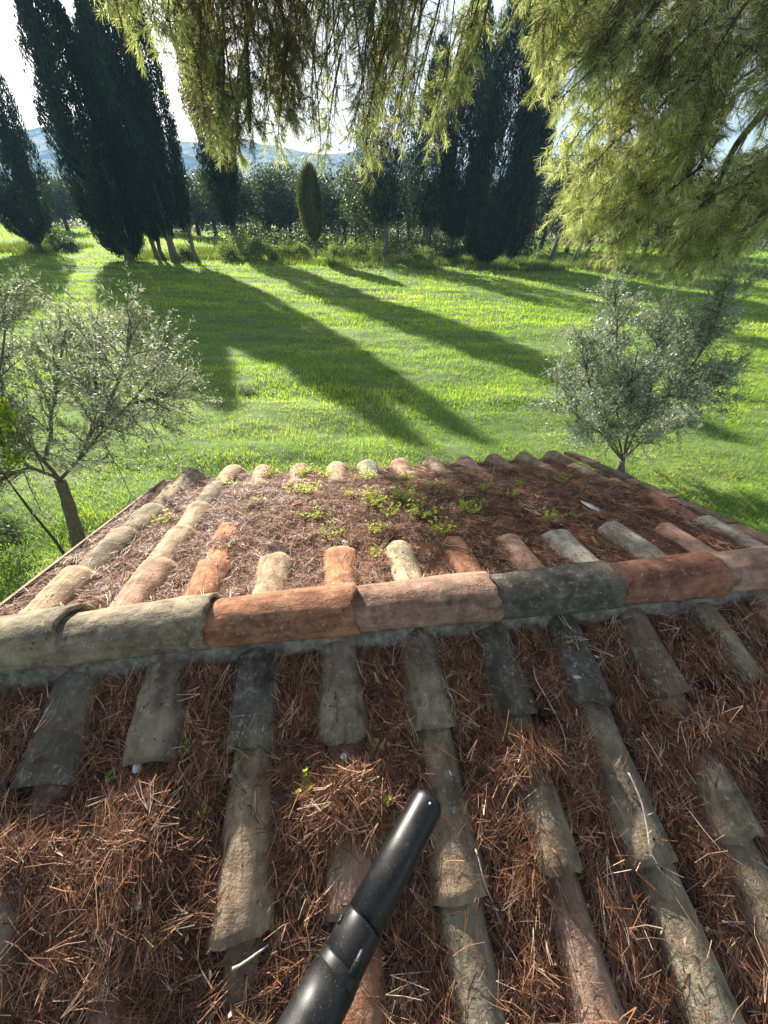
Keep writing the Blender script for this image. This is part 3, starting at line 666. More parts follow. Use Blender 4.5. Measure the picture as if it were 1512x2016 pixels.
# ------------------------------------------------------------------ black blower tube
def camp(px, py, z): return A(*(Fv*z + Xv*(z*(px-756)/CAM_F) + Uv*(z*(1008-py)/CAM_F)))+A(0, 0, CAM_H)
T0 = camp(844, 1574, .85); T1 = camp(676, 1890, .655); ax = unit(T1-T0)
tubeE = empty('blower_tube', tuple(T0), label='black plastic blower tube pointing up over the needles from the bottom edge', cat='blower tube')
Lc = float(np.linalg.norm(T1-T0)); r = .036
def tpart(name, sr, n=40, smooth=True, close=True, mat='plastic', lobes=None):
    mb = MB(); mb.tube([ax*s for s, _ in sr], [q for _, q in sr], n, cap=close); return mb.build(name, M[mat], tubeE, smooth)
tpart('nozzle', [(-.006, .004), (-.0058, .018), (-.004, .027), (0, .0325), (.006, .0352), (.014, r), (.10, r*1.0), (.235, r*1.02)])
tpart('coupling', [(.2352, r*1.02), (.236, r*1.065), (.240, r*1.08), (.33, r*1.09), (Lc-.003, r*1.09), (Lc, r*1.05), (Lc+.003, r*1.02), (Lc+.004, r*1.10), (Lc+.008, r*1.14), (Lc+.02, r*1.14)], close=False)
tpart('rear_tube', [(Lc+.0201, r*1.15), (Lc+.0202, r*1.17), (Lc+.08, r*1.18), (Lc+.24, r*1.2), (Lc+.45, r*1.25)])
toC = unit(A(0, 0, CAM_H)-(T0+ax*Lc)); e1 = unit(toC-ax*np.dot(toC, ax)); e2 = np.cross(ax, e1)
if np.dot(e2, A(*Xv)) < 0: e2 = -e2
mb = MB(); dr = unit(e1*.85+e2*.53)
q = [ax*s+dr*(r*1.075+h) for s, h in ((.262, -.004), (.268, -.001), (.30, .000), (Lc-.01, .000), (Lc+.006, -.001), (Lc+.012, -.003))]
mb.tube(q, [.003, .006, .0065, .0065, .006, .003], 10); mb.build('locking_rib', M['plastic'], tubeE, True)
for s, dd in ((.262, -.90), (Lc-.035, -.92)):
    dr = unit(e1*math.sqrt(1-dd*dd)+e2*dd); p = ax*s+dr*(r*1.07); mb = MB(); mb.tube([p, p+dr*.003, p+dr*.0042], [.0052, .0052, .0036], 14); mb.build('screw', M['plastic'], tubeE, True)
dr = unit(e1*.9+e2*.15); mb = MB(); p = ax*.016+dr*r*.985; mb.tube([p, p+dr*.0012], [.003, .0024], 12); mb.build('locating_pin', M['stone'], tubeE, True)

# ------------------------------------------------------------------ trees: cypress
def cyp_profile(t, kind):
    if kind == 'young': return np.interp(t, [0, .12, .3, .55, .8, .93, 1], [.0, .55, .92, 1, .72, .38, .0])
    if kind == 'broad': return np.interp(t, [0, .05, .18, .45, .7, .88, 1], [.3, .75, .95, 1, .85, .5, .05])
    return np.interp(t, [0, .06, .2, .45, .72, .9, 1], [.12, .5, .85, 1, .78, .42, .0])
def cypress(base, H, R, label, seed, kind='col', lean=(0, 0), start=.8, n=9000, stems=1, mat='cypress', group='tall cypresses along the far edge of the lawn', tr=.16, gap=-.28, sl=(.16, .34), sw=.035, splay=.25):
    rr = np.random.RandomState(seed); e = empty('cypress_tree', tuple(base), label=label, cat='tree', group=group)
    ln = A(lean[0], lean[1], 0)
    tm = MB()
    for s_ in range(stems):
        a0 = rr.rand()*6.28; o0 = A(math.cos(a0), math.sin(a0), 0)*(.0 if stems == 1 else .28); o1 = A(math.cos(a0), math.sin(a0), 0)*(.0 if stems == 1 else .22*min(R, 1.3))
        zs = np.linspace(-.1, H*.42, 9); pts = [o0+(o1-o0)*min(1, z/3.)+ln*(z/H)+A(.05*rr.normal(), .05*rr.normal(), z) for z in zs]
        tm.tube(pts, [.8*tr*(1.35 if i == 0 else 1)*(1-i/9.) / (1 if stems == 1 else 1.35)+.015 for i in range(9)], 9, lump=.25, seed=seed+s_, flute=.08)
    for s_ in range(14):
        z = start*.4+rr.rand()*start*1.8; a = rr.rand()*6.28; p = ln*(z/H)+A(0, 0, z); q_ = p+A(math.cos(a)*R*.6, math.sin(a)*R*.6, 1.1+rr.rand())
        tm.tube([p, (p+q_)/2-A(0, 0, .12), q_], [.035, .022, .01], 5)
    tm.build('trunk', M['bark'], e, True)
    t = rr.rand(n*2); keep = rr.rand(n*2) < cyp_profile(t, kind)**.7; t = t[keep][:n]; n = len(t)
    th = rr.rand(n)*2*math.pi
    rho = np.sqrt(rr.rand(n))*.45+.55; rho[rr.rand(n) < .07] *= 1.13; inner = rr.rand(n) < .25; rho[inner] *= .6
    z = start+t*(H-start)
    lob = 1+.24*fbm(np.cos(th)*2.2+seed, np.sin(th)*2.2, z*.22, seed, 3)+.10*vn(np.cos(th)*6, np.sin(th)*6, z*.6, seed+4)
    rad = R*cyp_profile(t, kind)*rho*lob+.03
    k = fbm(np.cos(th)*3.2+seed, np.sin(th)*3.2, z*.55, seed+9, 3) > gap-.5*inner
    th, z, rad, t, rho = th[k], z[k], rad[k], t[k], rho[k]; n = len(t)
    out = np.stack([np.cos(th), np.sin(th), 0*th], 1)
    C = out*rad[:, None]+np.stack([0*z, 0*z, z], 1)+ln*(z/H)[:, None]
    cl_t = .45*vn(np.cos(th)*3.4, np.sin(th)*3.4, z*.8, seed+2)+.25*(rho-.8)
    fb = MB()
    for m_ in range(5):
        D = unit(out*splay+A(0, 0, 1)+rr.normal(size=(n, 3))*.28); S = perp(D, rr)
        P = C+rr.normal(size=(n, 3))*A(.07, .07, .12)*min(1, R)
        sc = min(1., .45+.4*R)
        fb.leaves(P, D, S, (sl[0]+(sl[1]-sl[0])*rr.rand(n))*sc, sw*(.7+.7*rr.rand(n))*sc*1.4, np.clip(.45+.22*rr.normal(size=n)+cl_t, 0, 1))
    fb.build('crown', M[mat], e); return e
def G(px, py): p = at_z(px, py); return A(p[0], p[1], float(gz(p[0], p[1])))
cypress(G(78, 494), 13.0, 2.35, 'dark cypress standing alone at the left edge of the picture', 11, lean=(.5, 0), start=.6, n=13000, tr=.3)
cypress(G(20, 496)+A(-1.6, 0, 0), 9.5, 1.5, 'dark cypress half cut by the left edge with its leaning trunk', 12, lean=(-.6, 0), start=1.6, n=7000, tr=.2)
cypress(A(-19.1, 32.2, 0), 13.4, 1.75, 'tallest and widest dark cypress, first of the big left group', 13, kind='broad', lean=(-.3, .3), start=.25, n=14000, stems=3, tr=.26)
cypress(A(-17.1, 32.9, 0), 11.8, 1.45, 'tall dark cypress second in the big left group, with two bare trunks', 14, lean=(-.25, 0), start=1.2, n=10000, stems=2, tr=.24)
cypress(A(-15.9, 32.3, 0), 14.0, 1.2, 'slim dark cypress third in the big left group', 15, lean=(0, 0), start=1.3, n=8500, stems=2, tr=.22)
cypress(A(-14.6, 32.6, 0), 14.0, 1.0, 'slim cypress at the right end of the left group with bare branching trunk', 16, lean=(-.1, 0), start=1.7, n=7000, stems=2, tr=.22, gap=-.3)
cypress(A(-13.7, 39.3, 0), 17.6, 1.6, 'cypress with a pale trunk left of the young brownish cypress', 17, lean=(0, 0), start=1.7, n=11000, stems=2, tr=.26)
cypress(A(-5.98, 35.0, 0), 5.6, .82, 'small brownish young cypress on a thin straight trunk', 18, kind='young', start=1.25, n=5000, tr=.13, mat='cypress_young', gap=-.8, group=None, sl=(.12, .24))
cypress(A(7.3, 35.3, 0), 14.5, 2.0, 'widest black cypress in the middle of the tree line', 19, kind='broad', start=.3, n=12500, stems=2, tr=.26, gap=-.35)
cypress(A(5.0, 37.8, 0), 14.0, 1.6, 'dark cypress behind and left of the widest middle one', 20, kind='broad', start=1.6, n=9000, stems=2, tr=.24, gap=-.35)
cypress(A(9.6, 36.6, 0), 13.0, 1.35, 'dark pointed cypress right of the widest middle one', 21, start=.5, n=9000, stems=1, tr=.24)
cypress(A(-.6, 36.6, 0), 12.8, 1.7, 'loose dark conifer with a bare lower trunk between the saplings and the middle cypresses', 23, kind='broad', start=2.4, n=5200, stems=1, tr=.24, gap=.0)
cypress(A(3.0, 39.8, 0), 12.5, 1.5, 'loose cypress with gaps left of the middle group', 22, kind='broad', start=2.2, n=6500, stems=1, tr=.2, gap=-.1)

# ------------------------------------------------------------------ generic leafy tree
def leafy(name, base, H, crown, label, seed, mat='oak', n_cl=60, per=120, leaf=(.10, .16), lw=.6, trunk=.18, tlean=(0, 0), cs=.35, group=None, bark='bark_dark', start=None, cat='tree', droop=0., limbs=9):
    """crown: list of ellipsoids (dx,dy,z,rx,ry,rz)"""
    rr = np.random.RandomState(seed); e = empty(name, tuple(base), label=label, cat=cat, group=group)
    vol = np.array([c[3]*c[4]*c[5] for c in crown]); ci = rr.choice(len(crown), n_cl, p=vol/vol.sum()); C = np.zeros((n_cl, 3))
    d = unit(rr.normal(size=(n_cl, 3))); rad = (.45+.55*rr.rand(n_cl)**.6)
    for i in range(n_cl):
        c = crown[ci[i]]; C[i] = A(c[0], c[1], c[2])+d[i]*rad[i]*A(c[3], c[4], c[5])
    st = start if start is not None else H*.35
    if trunk:
        tm = MB(); top = A(crown[0][0], crown[0][1], crown[0][2]); fork = A(tlean[0]*st, tlean[1]*st, st)
        tm.tube([A(0, 0, -.1), fork*.4+A(.03, 0, 0), fork*.8, fork, (fork*2+top)/3, (fork+top*2)/3], [trunk*1.4, trunk*1.05, trunk*.9, trunk*.85, trunk*.5, trunk*.3], 9, lump=.3, seed=seed, flute=.06)
        for i in rr.choice(n_cl, min(limbs, n_cl), replace=False):
            s0 = fork*(.75+.25*rr.rand()); mid = (s0+C[i])/2+rr.normal(size=3)*.1*H*.2
            tm.tube([s0, mid, C[i]], [trunk*.45, trunk*.25, trunk*.08], 6, lump=.2, seed=i)
        tm.build('trunk', M[bark], e, True)
    n = n_cl*per; P = np.repeat(C, per, 0)+rr.normal(size=(n, 3))*cs*np.repeat(.6+.7*rr.rand(n_cl), per)[:, None]
    ct = np.repeat(.18*rr.normal(size=n_cl), per)
    D = unit(rr.normal(size=(n, 3))+A(0, 0, .25-droop)); S = perp(D, rr); fb = MB()
    l = leaf[0]+(leaf[1]-leaf[0])*rr.rand(n)
    fb.leaves(P, D, S, l, l*lw, np.clip(.42+.2*rr.normal(size=n)+ct, 0, 1)); fb.build('crown' if trunk else 'foliage', M[mat], e)
    return e
# holm oaks and olives behind the cypress line
OK = [(-47, 62, 5.2), (-41, 58, 5.8), (-37, 63, 4.6), (-33.5, 66, 7.5), (-29, 60, 4.4), (-21.5, 56, 6.2), (-18.5, 54, 6.4), (-15.0, 55, 6.6), (-11.8, 53.5, 6.9), (-8.9, 54.5, 6.6), (-5.6, 53, 7.0), (-2.4, 54, 6.4), (.6, 52, 6.6), (3.5, 54, 6.2), (-24.5, 58, 6.0), (-13.2, 60, 7.3), (-4, 60, 7.6), (6.8, 55, 6.8), (12, 50, 6.0), (15.5, 53, 6.8), (19, 50, 6.4), (23, 54, 7.0), (28, 51, 6.2), (33, 55, 6.8), (39, 52, 6.6)]
WH = ['leftmost small grey green oak far behind the lone cypress', 'round oak far behind and right of the lone left cypress', 'low round oak in the gap between the left cypresses', 'tall dark oak rising against the hill in the left gap', 'low pale oak at the edge of the left gap', 'oak just behind the big left cypress group',
      'oak showing between the left group and the pale trunked cypress', 'oak directly behind the pale trunked cypress', 'round crowned oak with forked dark trunk right of the pale trunked cypress', 'dark oak left of the young brown cypress', 'oak directly behind the young brown cypress', 'oak right of the young brown cypress', 'dark oak left of the slender saplings', 'oak behind the loose middle cypress', 'oak hidden mostly by the big left cypress group', 'taller oak further back behind the pale trunked cypress', 'taller oak further back behind the young brown cypress', 'oak behind the widest middle cypress', 'dark oak just right of the pointed cypress', 'oak behind the leaning pale forked pine', 'oak between the leaning trunks on the right', 'oak behind the dark leaning trunk in the open gap', 'oak behind the left part of the hanging foliage', 'oak behind the middle of the hanging foliage', 'oak low at the right edge behind the hanging foliage']
for i, (x, y, h) in enumerate(OK):
    wdt = h*.36
    leafy('oak_tree', A(x, y, 0), h, [(0, 0, h*.60, wdt, wdt, h*.36), (wdt*.5, 0, h*.42, wdt*.75, wdt*.7, h*.25), (-wdt*.55, 0, h*.45, wdt*.75, wdt*.7, h*.27)], WH[i], 500+i, 'oak', 62, 80, (.20, .34), .6, .19, (.08*math.sin(i*2.), 0), .48, 'oaks behind the cypress line', start=h*.28)
wd_ = MB(); n = 5200; x = -75+190*rs.rand(n); y = 70+16*rs.rand(n); hh = (5.2+1.6*fbm(x/5., y/6., 0, 91, 3)+np.where(x > 8, 1.2, 0))*np.where((x < -36), .75, 1); z = hh*rs.rand(n)**.7
kk = fbm(x/2.2, z/2.0, y/3, 93, 2) > -.45; x, y, z = x[kk], y[kk], z[kk]; n = len(x); P = np.repeat(np.stack([x, y, z], 1), 14, 0); P += rs.normal(size=P.shape)*.55; D = unit(rs.normal(size=P.shape)); wd_.leaves(P, D, perp(D, rs), .35+.25*rs.rand(len(P)), .25, np.clip(np.repeat(.4+.2*rs.normal(size=n), 14)+.1*rs.normal(size=len(P)), 0, 1))
tag(wd_.build('distant_wood', M['oak']), 'far off mass of grey green woodland closing the view behind the oaks', 'wood', kind='stuff')
ug = MB(); n = 1700; x = -16.5+31*rs.rand(n)**.9; y = 41.5+8*rs.rand(n)+np.clip(x-8, 0, 40)*.10; hh = 1.5+.9*fbm(x/2.2, y/2.5, 0, 95, 3); z = np.clip(hh, .3, 3)*rs.rand(n)
kk = (fbm(x/1.1, z/1.0, y/2, 96, 2) > -.5); x, y, z = x[kk], y[kk], z[kk]; n = len(x); P = np.repeat(np.stack([x, y, z], 1), 16, 0); P += rs.normal(size=P.shape)*A(.35, .35, .25); D = unit(rs.normal(size=P.shape)); ug.leaves(P, D, perp(D, rs), .14+.14*rs.rand(len(P)), .12, np.clip(np.repeat(.3+.2*rs.normal(size=n), 16)+.1*rs.normal(size=len(P)), 0, 1))
tag(ug.build('undergrowth', M['oak']), 'dark tangled undergrowth filling the shade beneath the tree belt', 'undergrowth', kind='stuff')
# thin saplings in the middle
for i, (px, py, h, lab) in enumerate([(700, 512, 6.6, 'thin sapling first to the right of the young brown cypress'), (735, 508, 8.0, 'slender dark trunked sapling left of the loose dark conifer'), (800, 505, 8.6, 'slender sapling behind the middle of the tree line'), (842, 512, 10.0, 'tall thin sapling left of the middle cypresses')]):
    b = G(px, py); leafy('sapling', b, h, [(0, 0, h*.58, 1.15, 1.1, h*.36), (.5, 0, h*.4, .9, .9, h*.2)], lab, 560+i, 'oak', 40, 60, (.14, .24), .55, .09, (.02, 0), .34, 'saplings in the tree line', start=h*.3)
# leaning pines on the right
PN = [(1062, 498, 9.5, .02, 'straight dark pine just right of the middle cypresses'), (1080, 522, 8.0, .12, 'leaning pine with a pale forked trunk on the right'), (1128, 520, 7.5, .10, 'thin leaning pine beside the pale forked one'), (1200, 510, 8.5, .18, 'dark trunked pine leaning right in the open gap'), (1262, 492, 9.0, .10, 'leaning pine trunk just left of the hanging foliage'), (1152, 500, 9.0, .05, 'pine in the second row behind the leaning trunks'), (1330, 480, 9.5, 0., 'pine behind the hanging foliage near the right edge'), (1440, 490, 10., -.03, 'dark pine showing through the gap at the right edge'), (1000, 480, 9., 0, 'pine behind the pointed cypress'), (1100, 470, 9., 0, 'far pine in the row behind')]
for i, (px, py, h, l_, lab) in enumerate(PN):
    b = G(px, py); leafy('pine_tree', b, h, [(l_*h*.7, 0, h*.72, 1.5, 1.5, h*.22), (l_*h+.8, 0, h*.6, 1.2, 1.2, 1.2), (l_*h*.5-.9, .2, h*.55, 1.2, 1.2, 1.0), (l_*h*.4+.3, 0, h*.36, 1.5, 1.2, .9)], lab, 580+i, 'pine_dark', 62, 105, (.18, .34), .25, .17, (l_, 0), .36, 'pines right of the middle cypresses', 'bark' if i in (1, 2) else 'bark_dark', start=h*.42, limbs=16)
# shrubs under the line
SH = [(-12.6, 34.2, 1.0, 'pale shrub at the foot of the slim cypress ending the left group'), (-11.4, 35.5, 1.5, 'tall pale shrub right of the pale cypress trunk'), (-10.2, 35.2, 1.2, 'round green shrub between the pale trunked and young cypresses'), (-8.8, 35.6, 1.1, 'low green shrub left of the young brown cypress'), (-7.4, 36.2, 1.0, 'small shrub just left of the young cypress trunk'), (-4.6, 36.2, 1.1, 'small shrub just right of the young cypress trunk'), (-3.2, 36.6, 1.3, 'green shrub right of the young brown cypress'), (-1.4, 37.0, 1.5, 'leafy shrub under the first saplings'), (.8, 37.5, 1.6, 'dense dark shrub under the middle saplings'),
      (-15.4, 33.4, .8, 'low shrub between the bare trunks of the left group'), (-27.6, 37.4, 1.3, 'dark round shrub left of the lone cypress foot'), (-26.2, 36.4, .8, 'small dark shrub right of the lone cypress foot'), (-30.5, 39, 1.9, 'yellowish shrub behind the leaning left edge trunk'), (12.6, 38.2, .9, 'low shrub under the leaning pale pine'), (4.6, 36.8, 1.0, 'small bush at the foot of the middle cypresses'), (-12.9, 38.4, 1.6, 'light green shrub behind the pale cypress trunk'), (2.4, 36.6, 1.2, 'shrub left of the middle cypress trunks')]
for i, (x, y, h, lab) in enumerate(SH):
    leafy('shrub', A(x, y, 0), h, [(0, 0, h*.45, h*.75, h*.6, h*.42), (h*.5, .1, h*.35, h*.5, h*.4, h*.3)], lab, 620+i, 'shrub' if i not in (10, 11, 8, 14) else 'oak', 30, 60, (.09, .17), .5, 0, cs=.2, group='shrubs at the foot of the tree line', cat='shrub')
# post on the left
mb = MB(); mb.tube([A(0, 0, -.1), A(-.05, 0, 1.0), A(-.12, 0, 2.1)], [.05, .045, .04], 8, lump=.1); o = mb.build('post', M['bark'], None, True); o.location = G(120, 462); tag(o, 'thin leaning grey post in the grass of the left gap', 'post')

# ------------------------------------------------------------------ olives
def curve(P, n):
    P = np.asarray(P, float); t = np.linspace(0, 1, len(P)); tt = np.linspace(0, 1, n)
    Q = np.stack([np.interp(tt, t, P[:, i]) for i in range(3)], 1)
    for _ in range(3): Q[1:-1] = (Q[:-2]+2*Q[1:-1]+Q[2:])/4
    return Q
def olive(base, trunk, limbs, label, seed, mat, nsec, ntw, nlf, seclen, twlen, leaf=(.038, .06), lw=.20, r0=.085, up=.35, name='olive_tree', extra=None):
    rr = np.random.RandomState(seed); e = empty(name, tuple(base), label=label, cat='olive tree' if name == 'olive_tree' else 'tree'); b = A(*base)
    tm = MB(); tq = curve([A(*p)-b for p in trunk], 12); tm.tube(tq, np.linspace(r0*1.35, r0*.85, 12)*np.array([1.2]+[1]*11), 12, lump=.25, seed=seed, flute=.06)
    P0, P1, lv = [], [], []
    for li, lb_ in enumerate(limbs):
        q_ = curve([A(*p)-b for p in lb_], 12)+rr.normal(size=(12, 3))*.008; q_[0] = A(*lb_[0])-b
        rl = r0*.36; tm.tube(q_, np.linspace(rl, .008, 12), 8, lump=.2, seed=li)
        for s_ in range(nsec):
            f = .2+.8*rr.rand(); i = int(f*11); p = q_[i]; dl_ = unit(q_[min(i+1, 11)]-q_[max(i-1, 0)])
            d = unit(dl_*.7+rr.normal(size=3)*.62+A(0, 0, up)); L = seclen*(.5+.8*rr.rand())*(1.15-.45*f)
            sq = np.array([p+d*L*t+A(0, 0, -.12*L*t*t)+rr.normal(size=3)*.01*L for t in np.linspace(0, 1, 6)])
            tm.tube(sq, np.linspace(.0065, .002, 6), 5, cap=False)
            for k in range(ntw):
                g_ = .15+.85*rr.rand(); j = int(g_*4.99); pp = sq[j]+(sq[j+1]-sq[j])*(g_*4.99-j); dd = unit(d*.75+rr.normal(size=3)*.6+A(0, 0, up*.6)); l = twlen*(.5+.8*rr.rand())
                P0.append(pp); P1.append(pp+dd*l)
    P0 = np.array(P0); P1 = np.array(P1); tm.sticks(P0, P1, .0015, .0008, rs=rr); tm.build('trunk', M['bark_olive'], e, True)
    n = len(P0)*nlf; f = np.tile((np.arange(nlf)+.5)/nlf, len(P0))+rr.normal(size=n)*.02; a = np.repeat(P0, nlf, 0); d = np.repeat(P1-P0, nlf, 0); dn = unit(d)
    D = unit(dn*.75+perp(dn, rr)*.85+rr.normal(size=(n, 3))*.15); S = perp(D, rr); l = leaf[0]+(leaf[1]-leaf[0])*rr.rand(n)
    fb = MB(); fb.leaves(a+d*f[:, None], D, S, l, l*lw*(.8+.5*rr.rand(n)), np.clip(.45+.25*rr.normal(size=n), 0, 1), .12); fb.build('crown', M[mat], e); return e
BL = at_z(150, 1062); YL = BL[1]
def pl(px, py, dy=0.): return at_Y(px, py, YL+dy)
fk = pl(118, 945)
olive(BL, [BL-A(0, 0, .1), pl(140, 1010), fk], [
    [fk, pl(155, 905, .1), pl(205, 850, .2), pl(260, 790, .35), pl(320, 715, .5), pl(335, 640, .5)], [fk, pl(70, 885, 0), pl(20, 855, -.1), pl(-20, 790, .0), pl(10, 650, .1)],
    [fk, pl(60, 915, -.2), pl(10, 940, -.35), pl(-40, 960, -.4)], [pl(90, 905, 0), pl(100, 840, .3), pl(110, 740, .5), pl(130, 650, .6)], [pl(205, 850, .2), pl(190, 780, .5), pl(185, 700, .7), pl(200, 640, .8)],
    [pl(155, 905, .1), pl(200, 820, -.15), pl(240, 740, -.25), pl(260, 660, -.2)], [pl(20, 855, -.1), pl(0, 760, .5), pl(-20, 640, .8), pl(0, 560, 1.)], [pl(260, 790, .35), pl(300, 790, .5), pl(345, 760, .6)]],
    'young grey leaved olive tree left of the roof with forked bare trunk', 31, 'olive_dry', 25, 11, 17, .60, .24, (.034, .056), .24, .058, up=.12)
BR = at_z(1222, 930); YR = BR[1]
def pr_(px, py, dy=0.): return at_Y(px, py, YR+dy)
fk = pr_(1225, 905)
olive(BR, [BR-A(0, 0, .1), pr_(1222, 920), fk], [
    [fk, pr_(1200, 860, 0), pr_(1170, 790, .1), pr_(1150, 720, .2), pr_(1145, 650, .2)], [fk, pr_(1215, 850, .2), pr_(1210, 760, .3), pr_(1220, 650, .3), pr_(1210, 572, .3)], [fk, pr_(1250, 850, 0), pr_(1280, 790, 0), pr_(1290, 700, .1), pr_(1300, 620, .1)],
    [pr_(1250, 850), pr_(1310, 780, .2), pr_(1370, 720, .3), pr_(1405, 640, .4), pr_(1440, 545, .4)], [fk, pr_(1240, 840, -.3), pr_(1240, 770, -.4), pr_(1255, 690, -.4)], [fk, pr_(1180, 850, -.2), pr_(1130, 810, -.2), pr_(1095, 790, -.2)],
    [pr_(1280, 790, 0), pr_(1340, 770, .0), pr_(1400, 770, .1), pr_(1430, 740, .2)], [pr_(1200, 860, 0), pr_(1180, 760, .5), pr_(1190, 680, .7), pr_(1250, 600, .7)], [pr_(1310, 780, .2), pr_(1340, 700, .5), pr_(1370, 650, .6)], [fk, pr_(1290, 840, .2), pr_(1350, 830, .4)]],
    'silvery green olive tree standing right behind the far eave', 32, 'olive', 36, 12, 16, .54, .24, (.036, .060), .25, .055, up=.28)
# bright citrus shrub at the left edge and a dark bush below it
b = at_Y(-8, 830, 3.1); cz = float(b[2]); b[2] = 0; b[0] -= .30
leafy('citrus_shrub', b, cz+.25, [(.0, 0, cz-.2, .22, .2, .40), (.24, 0, cz, .18, .15, .24)], 'bright yellow green leafed shrub reaching in at the left edge', 651, 'citrus', 40, 40, (.04, .07), .5, .014, cs=.05, start=.9, limbs=0, cat='shrub')
p = at_z(12, 1085); leafy('garden_bush', A(p[0], p[1], 0), .6, [(0, 0, .25, .3, .3, .26)], 'dark ground bush below the olive at the left edge', 652, 'oak', 26, 70, (.03, .06), .4, 0, cs=.07, cat='shrub')
p = G(487, 770); leafy('weed_tussock', p, .25, [(0, 0, .08, .17, .13, .09)], 'dark grey weed tussock alone in the middle of the lawn', 653, 'olive_dry', 14, 50, (.04, .08), .15, 0, cs=.05, cat='weed')
mb = MB(); q_ = curve([A(0, 0, .05), A(.12, -.03, .06), A(.25, -.06, .05)], 8); mb.tube(q_, .009, 6, lump=.2); o = mb.build('fallen_stick', M['twig'], None, True); o.location = G(248, 912); tag(o, 'pale stick lying in the grass left of the roof', 'stick')

# ------------------------------------------------------------------ the big pine
rr = np.random.RandomState(77)
PB = A(11.2, 9.2, 0); pine = empty('pine_tree', tuple(PB), label='large pine with drooping light green boughs hanging across the top and right', cat='tree')
tm = MB(); tm.tube(np.array([A(0, 0, -.2), A(-.05, 0, 1.5), A(-.2, .1, 4), A(-.3, 0, 6.5), A(-.2, 0, 9), A(-.1, .1, 12)]), [.42, .34, .29, .25, .19, .1], 14, lump=.25, seed=3, flute=.04)
tm.build('trunk', M['bark_dark'], pine, True)
limbs = [curve([A(11, 9.1, 7.4), A(6, 8.6, 8.0), A(2, 8.4, 8.0), A(-1.5, 8.2, 7.4), A(-4.2, 7.8, 6.6)], 30), curve([A(11, 9.1, 6.2), A(7.5, 8.2, 6.6), A(5.5, 7.8, 6.5), A(3, 7.8, 6.3)], 24),
         curve([A(11, 9.1, 5.4), A(7.4, 8.4, 5.6), A(5.8, 7.8, 5.3), A(4.8, 7.5, 4.4), A(4.7, 7.3, 3.6)], 24), curve([A(2.4, 8.4, 8.0), A(.6, 8.3, 7.1), A(-.45, 8.0, 5.6), A(-.25, 8.1, 4.9)], 18),
         curve([A(-.5, 8.2, 7.7), A(-1.6, 8.1, 6.6), A(-2.1, 8.0, 5.3), A(-2.2, 7.9, 4.3)], 20), curve([A(11, 9.1, 4.6), A(7.6, 8.6, 4.4), A(6.4, 8.2, 3.7), A(5.6, 7.9, 3.2)], 20)]
for i, lq in enumerate(limbs):
    mb = MB(); mb.tube(lq-PB, np.linspace([.16, .13, .12, .06, .06, .1][i], .02, len(lq)), 9, lump=.3, seed=i); mb.build('limb', M['bark_dark'], pine, True)
nd_ = MB(); tw = MB()
def bough(P0, P1, dens=1., tonec=.5, spread=.32, nsh=34, brown=0., nn=46):
    L = np.linalg.norm(P1-P0); c = (P0+P1)/2+A(0, 0, .18*L)+rr.normal(size=3)*.12*L; t = np.linspace(0, 1, 10)[:, None]
    Q = P0*(1-t)**2+2*c*t*(1-t)+P1*t*t; tw.tube(Q-PB, np.linspace(.020, .004, 10), 5, cap=False)
    n = int(nsh*dens); f = .25+.75*rr.rand(n)**.8; j = np.minimum((f*9).astype(int), 8); q0 = Q[j]+(Q[j+1]-Q[j])*(f*9-j)[:, None]; dq = unit(Q[j+1]-Q[j])
    D = unit(dq*.35+rr.normal(size=(n, 3))*.9+A(0, 0, -.30)); sl_ = (.14+.30*rr.rand(n))*(spread/.32); S1 = q0+D*sl_[:, None]+A(0, 0, -1)*(sl_*.25)[:, None]
    tw.sticks(q0-PB, S1-PB, .004, .0016, rs=rr)
    m_ = nn; g_ = .4+.6*np.tile(rr.rand(m_), n); a = np.repeat(q0, m_, 0); d = np.repeat(S1-q0, m_, 0); dn = unit(d)
    DD = unit(dn*1.0+rr.normal(size=a.shape)*.62+A(0, 0, -.12)); SS = perp(DD, rr); k = len(a)
    ct = np.repeat(tonec+.13*rr.normal(size=n), m_)
    tone = np.clip(ct+.14*rr.normal(size=k)+.22*(np.tile(rr.rand(m_), n)-.5), 0.13, 1); tone[rr.rand(k) < brown] = .02
    nd_.ribbons(a+d*g_[:, None]-PB, DD, SS, .075+.045*rr.rand(k), .0044, tone, 2, A(0, 0, -.06)*np.ones((k, 1)), .5)
def inpoly(x, y, poly):
    c = False; j = len(poly)-1
    for i in range(len(poly)):
        (xi, yi), (xj, yj) = poly[i], poly[j]
        if (yi > y) != (yj > y) and x < (xj-xi)*(y-yi)/(yj-yi)+xi: c = not c
        j = i
    return c
# right mass: tips spread through a volume about three metres deep
polyR = [(1000, -60), (1075, 150), (1100, 300), (1110, 430), (1175, 470), (1265, 500), (1330, 545), (1400, 500), (1500, 440), (1700, 440), (1700, -60)]
cnt = 0
while cnt < 150:
    x, y = 980+700*rr.rand(), -60+640*rr.rand()
    if not inpoly(x, y-12, polyR): continue
    if ((x-1440)/45)**2+((y-300)/75)**2 < 1 or ((x-1490)/40)**2+((y-215)/40)**2 < 1: continue
    dp = rr.rand(); P1 = at_r(x, y, 6.9+2.8*dp); P0 = P1+A(.7*rr.rand()+.3, .4*rr.normal(), .5+.8*rr.rand())*(.4+.4*rr.rand()); bough(P0, P1, 1., .74-.30*dp, nn=52, brown=.12 if rr.rand() < .7 else .5); cnt += 1  # deeper boughs toned darker, the crown's inner shade put into the colour
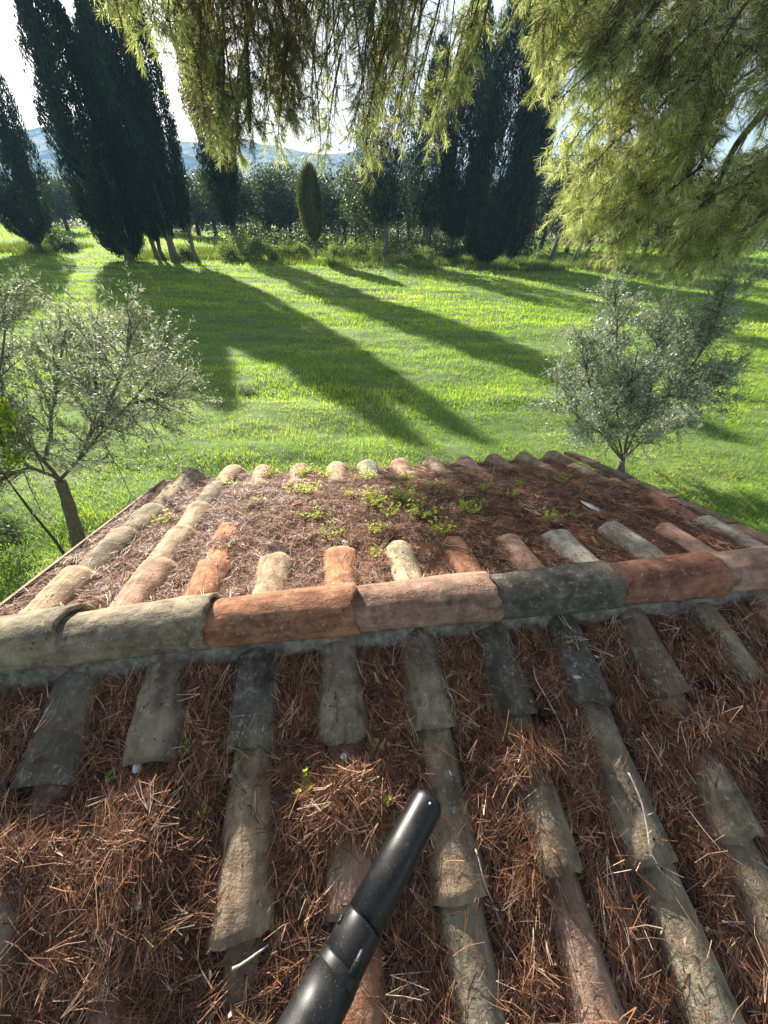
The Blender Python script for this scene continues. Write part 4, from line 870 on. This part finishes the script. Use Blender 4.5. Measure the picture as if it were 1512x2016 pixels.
# edge tips of the right mass
for (x, y) in [(1010, 20), (1040, 80), (1075, 140), (1085, 210), (1100, 270), (1095, 350), (1120, 395), (1130, 440), (1180, 455), (1215, 480), (1270, 510), (1310, 540), (1350, 545), (1395, 520), (1330, 500), (1450, 480), (1040, -20), (1100, 330), (1165, 420)]:
    P1 = at_r(x+6, y-8, 7+.8*rr.rand()); P0 = P1+A(.8, .1, .8); bough(P0, P1, 1.0, .72, .26, nn=44)
# middle boughs
polyM = [(190, -60), (215, 60), (300, 100), (380, 150), (400, 250), (440, 300), (490, 290), (520, 215), (590, 250), (640, 320), (730, 330), (790, 260), (870, 250), (905, 170), (860, 60), (850, -60)]
cnt = 0
while cnt < 112:
    x, y = 180+740*rr.rand(), -60+400*rr.rand()
    if not inpoly(x, y-10, polyM): continue
    core = 380 < x < 580 and y < 330
    if not core and rr.rand() < .12: continue
    P1 = at_r(x, y, 7.4+1.6*rr.rand()); P0 = P1+A(.35+.4*rr.normal(), .25*rr.normal(), 1.2+.6*rr.rand())
    bough(P0, P1, 1. if core else .6, .26 if core else .40, .28, brown=.55 if core and y < 220 else .38, nn=46 if core else 32); cnt += 1  # darker core tone carries interior shade; the brown is dead needles
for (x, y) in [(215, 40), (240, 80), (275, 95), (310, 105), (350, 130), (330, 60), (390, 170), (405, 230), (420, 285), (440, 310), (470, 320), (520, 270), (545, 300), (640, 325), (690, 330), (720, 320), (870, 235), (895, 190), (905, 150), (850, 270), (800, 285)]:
    P1 = at_r(x, y-12, 7.6+.8*rr.rand()); bough(P1+A(.3, .1, 1.1), P1, .8, .68, .24, nn=38)  # fringe tips toned lighter, sunlight on them put into the colour
# above the frame: unseen boughs of the crown, added to shade the right half of the roof
for i in range(9):
    k = 9.5+7*rr.rand(); q_ = W3(.75+1.1*rr.rand(), -.9+2.6*rr.rand(), 0)+A(*SDIR)*k*1.09
    if q_[2] < 5.6: q_[2] = 5.7+rr.rand()
    bough(q_+A(.5, .1, .9), q_, .8, .45, .34, nn=26)
tw.build('branchlets', M['bark_dark'], pine, False); nd_.build('needle_foliage', M['pine'], pine)

# ------------------------------------------------------------------ haze
HB = (-2600, 2600, -200, 1400, -3, 125)
mb = MB(); mb.box(((HB[0]+HB[1])/2, (HB[2]+HB[3])/2, (HB[4]+HB[5])/2), ((HB[1]-HB[0])/2, (HB[3]-HB[2])/2, (HB[5]-HB[4])/2))
m_, n, o_ = mat_new('haze air'); vp = nd(n, 'ShaderNodeVolumePrincipled'); vp.inputs['Color'].default_value = (.38, .67, 1, 1); vp.inputs['Density'].default_value = .0006
vp.inputs['Anisotropy'].default_value = 0.
n.links.new(vp.outputs[0], o_.inputs['Volume'])
tag(mb.build('haze', m_), 'thin blue summer haze fading the far hills', 'haze', kind='stuff')
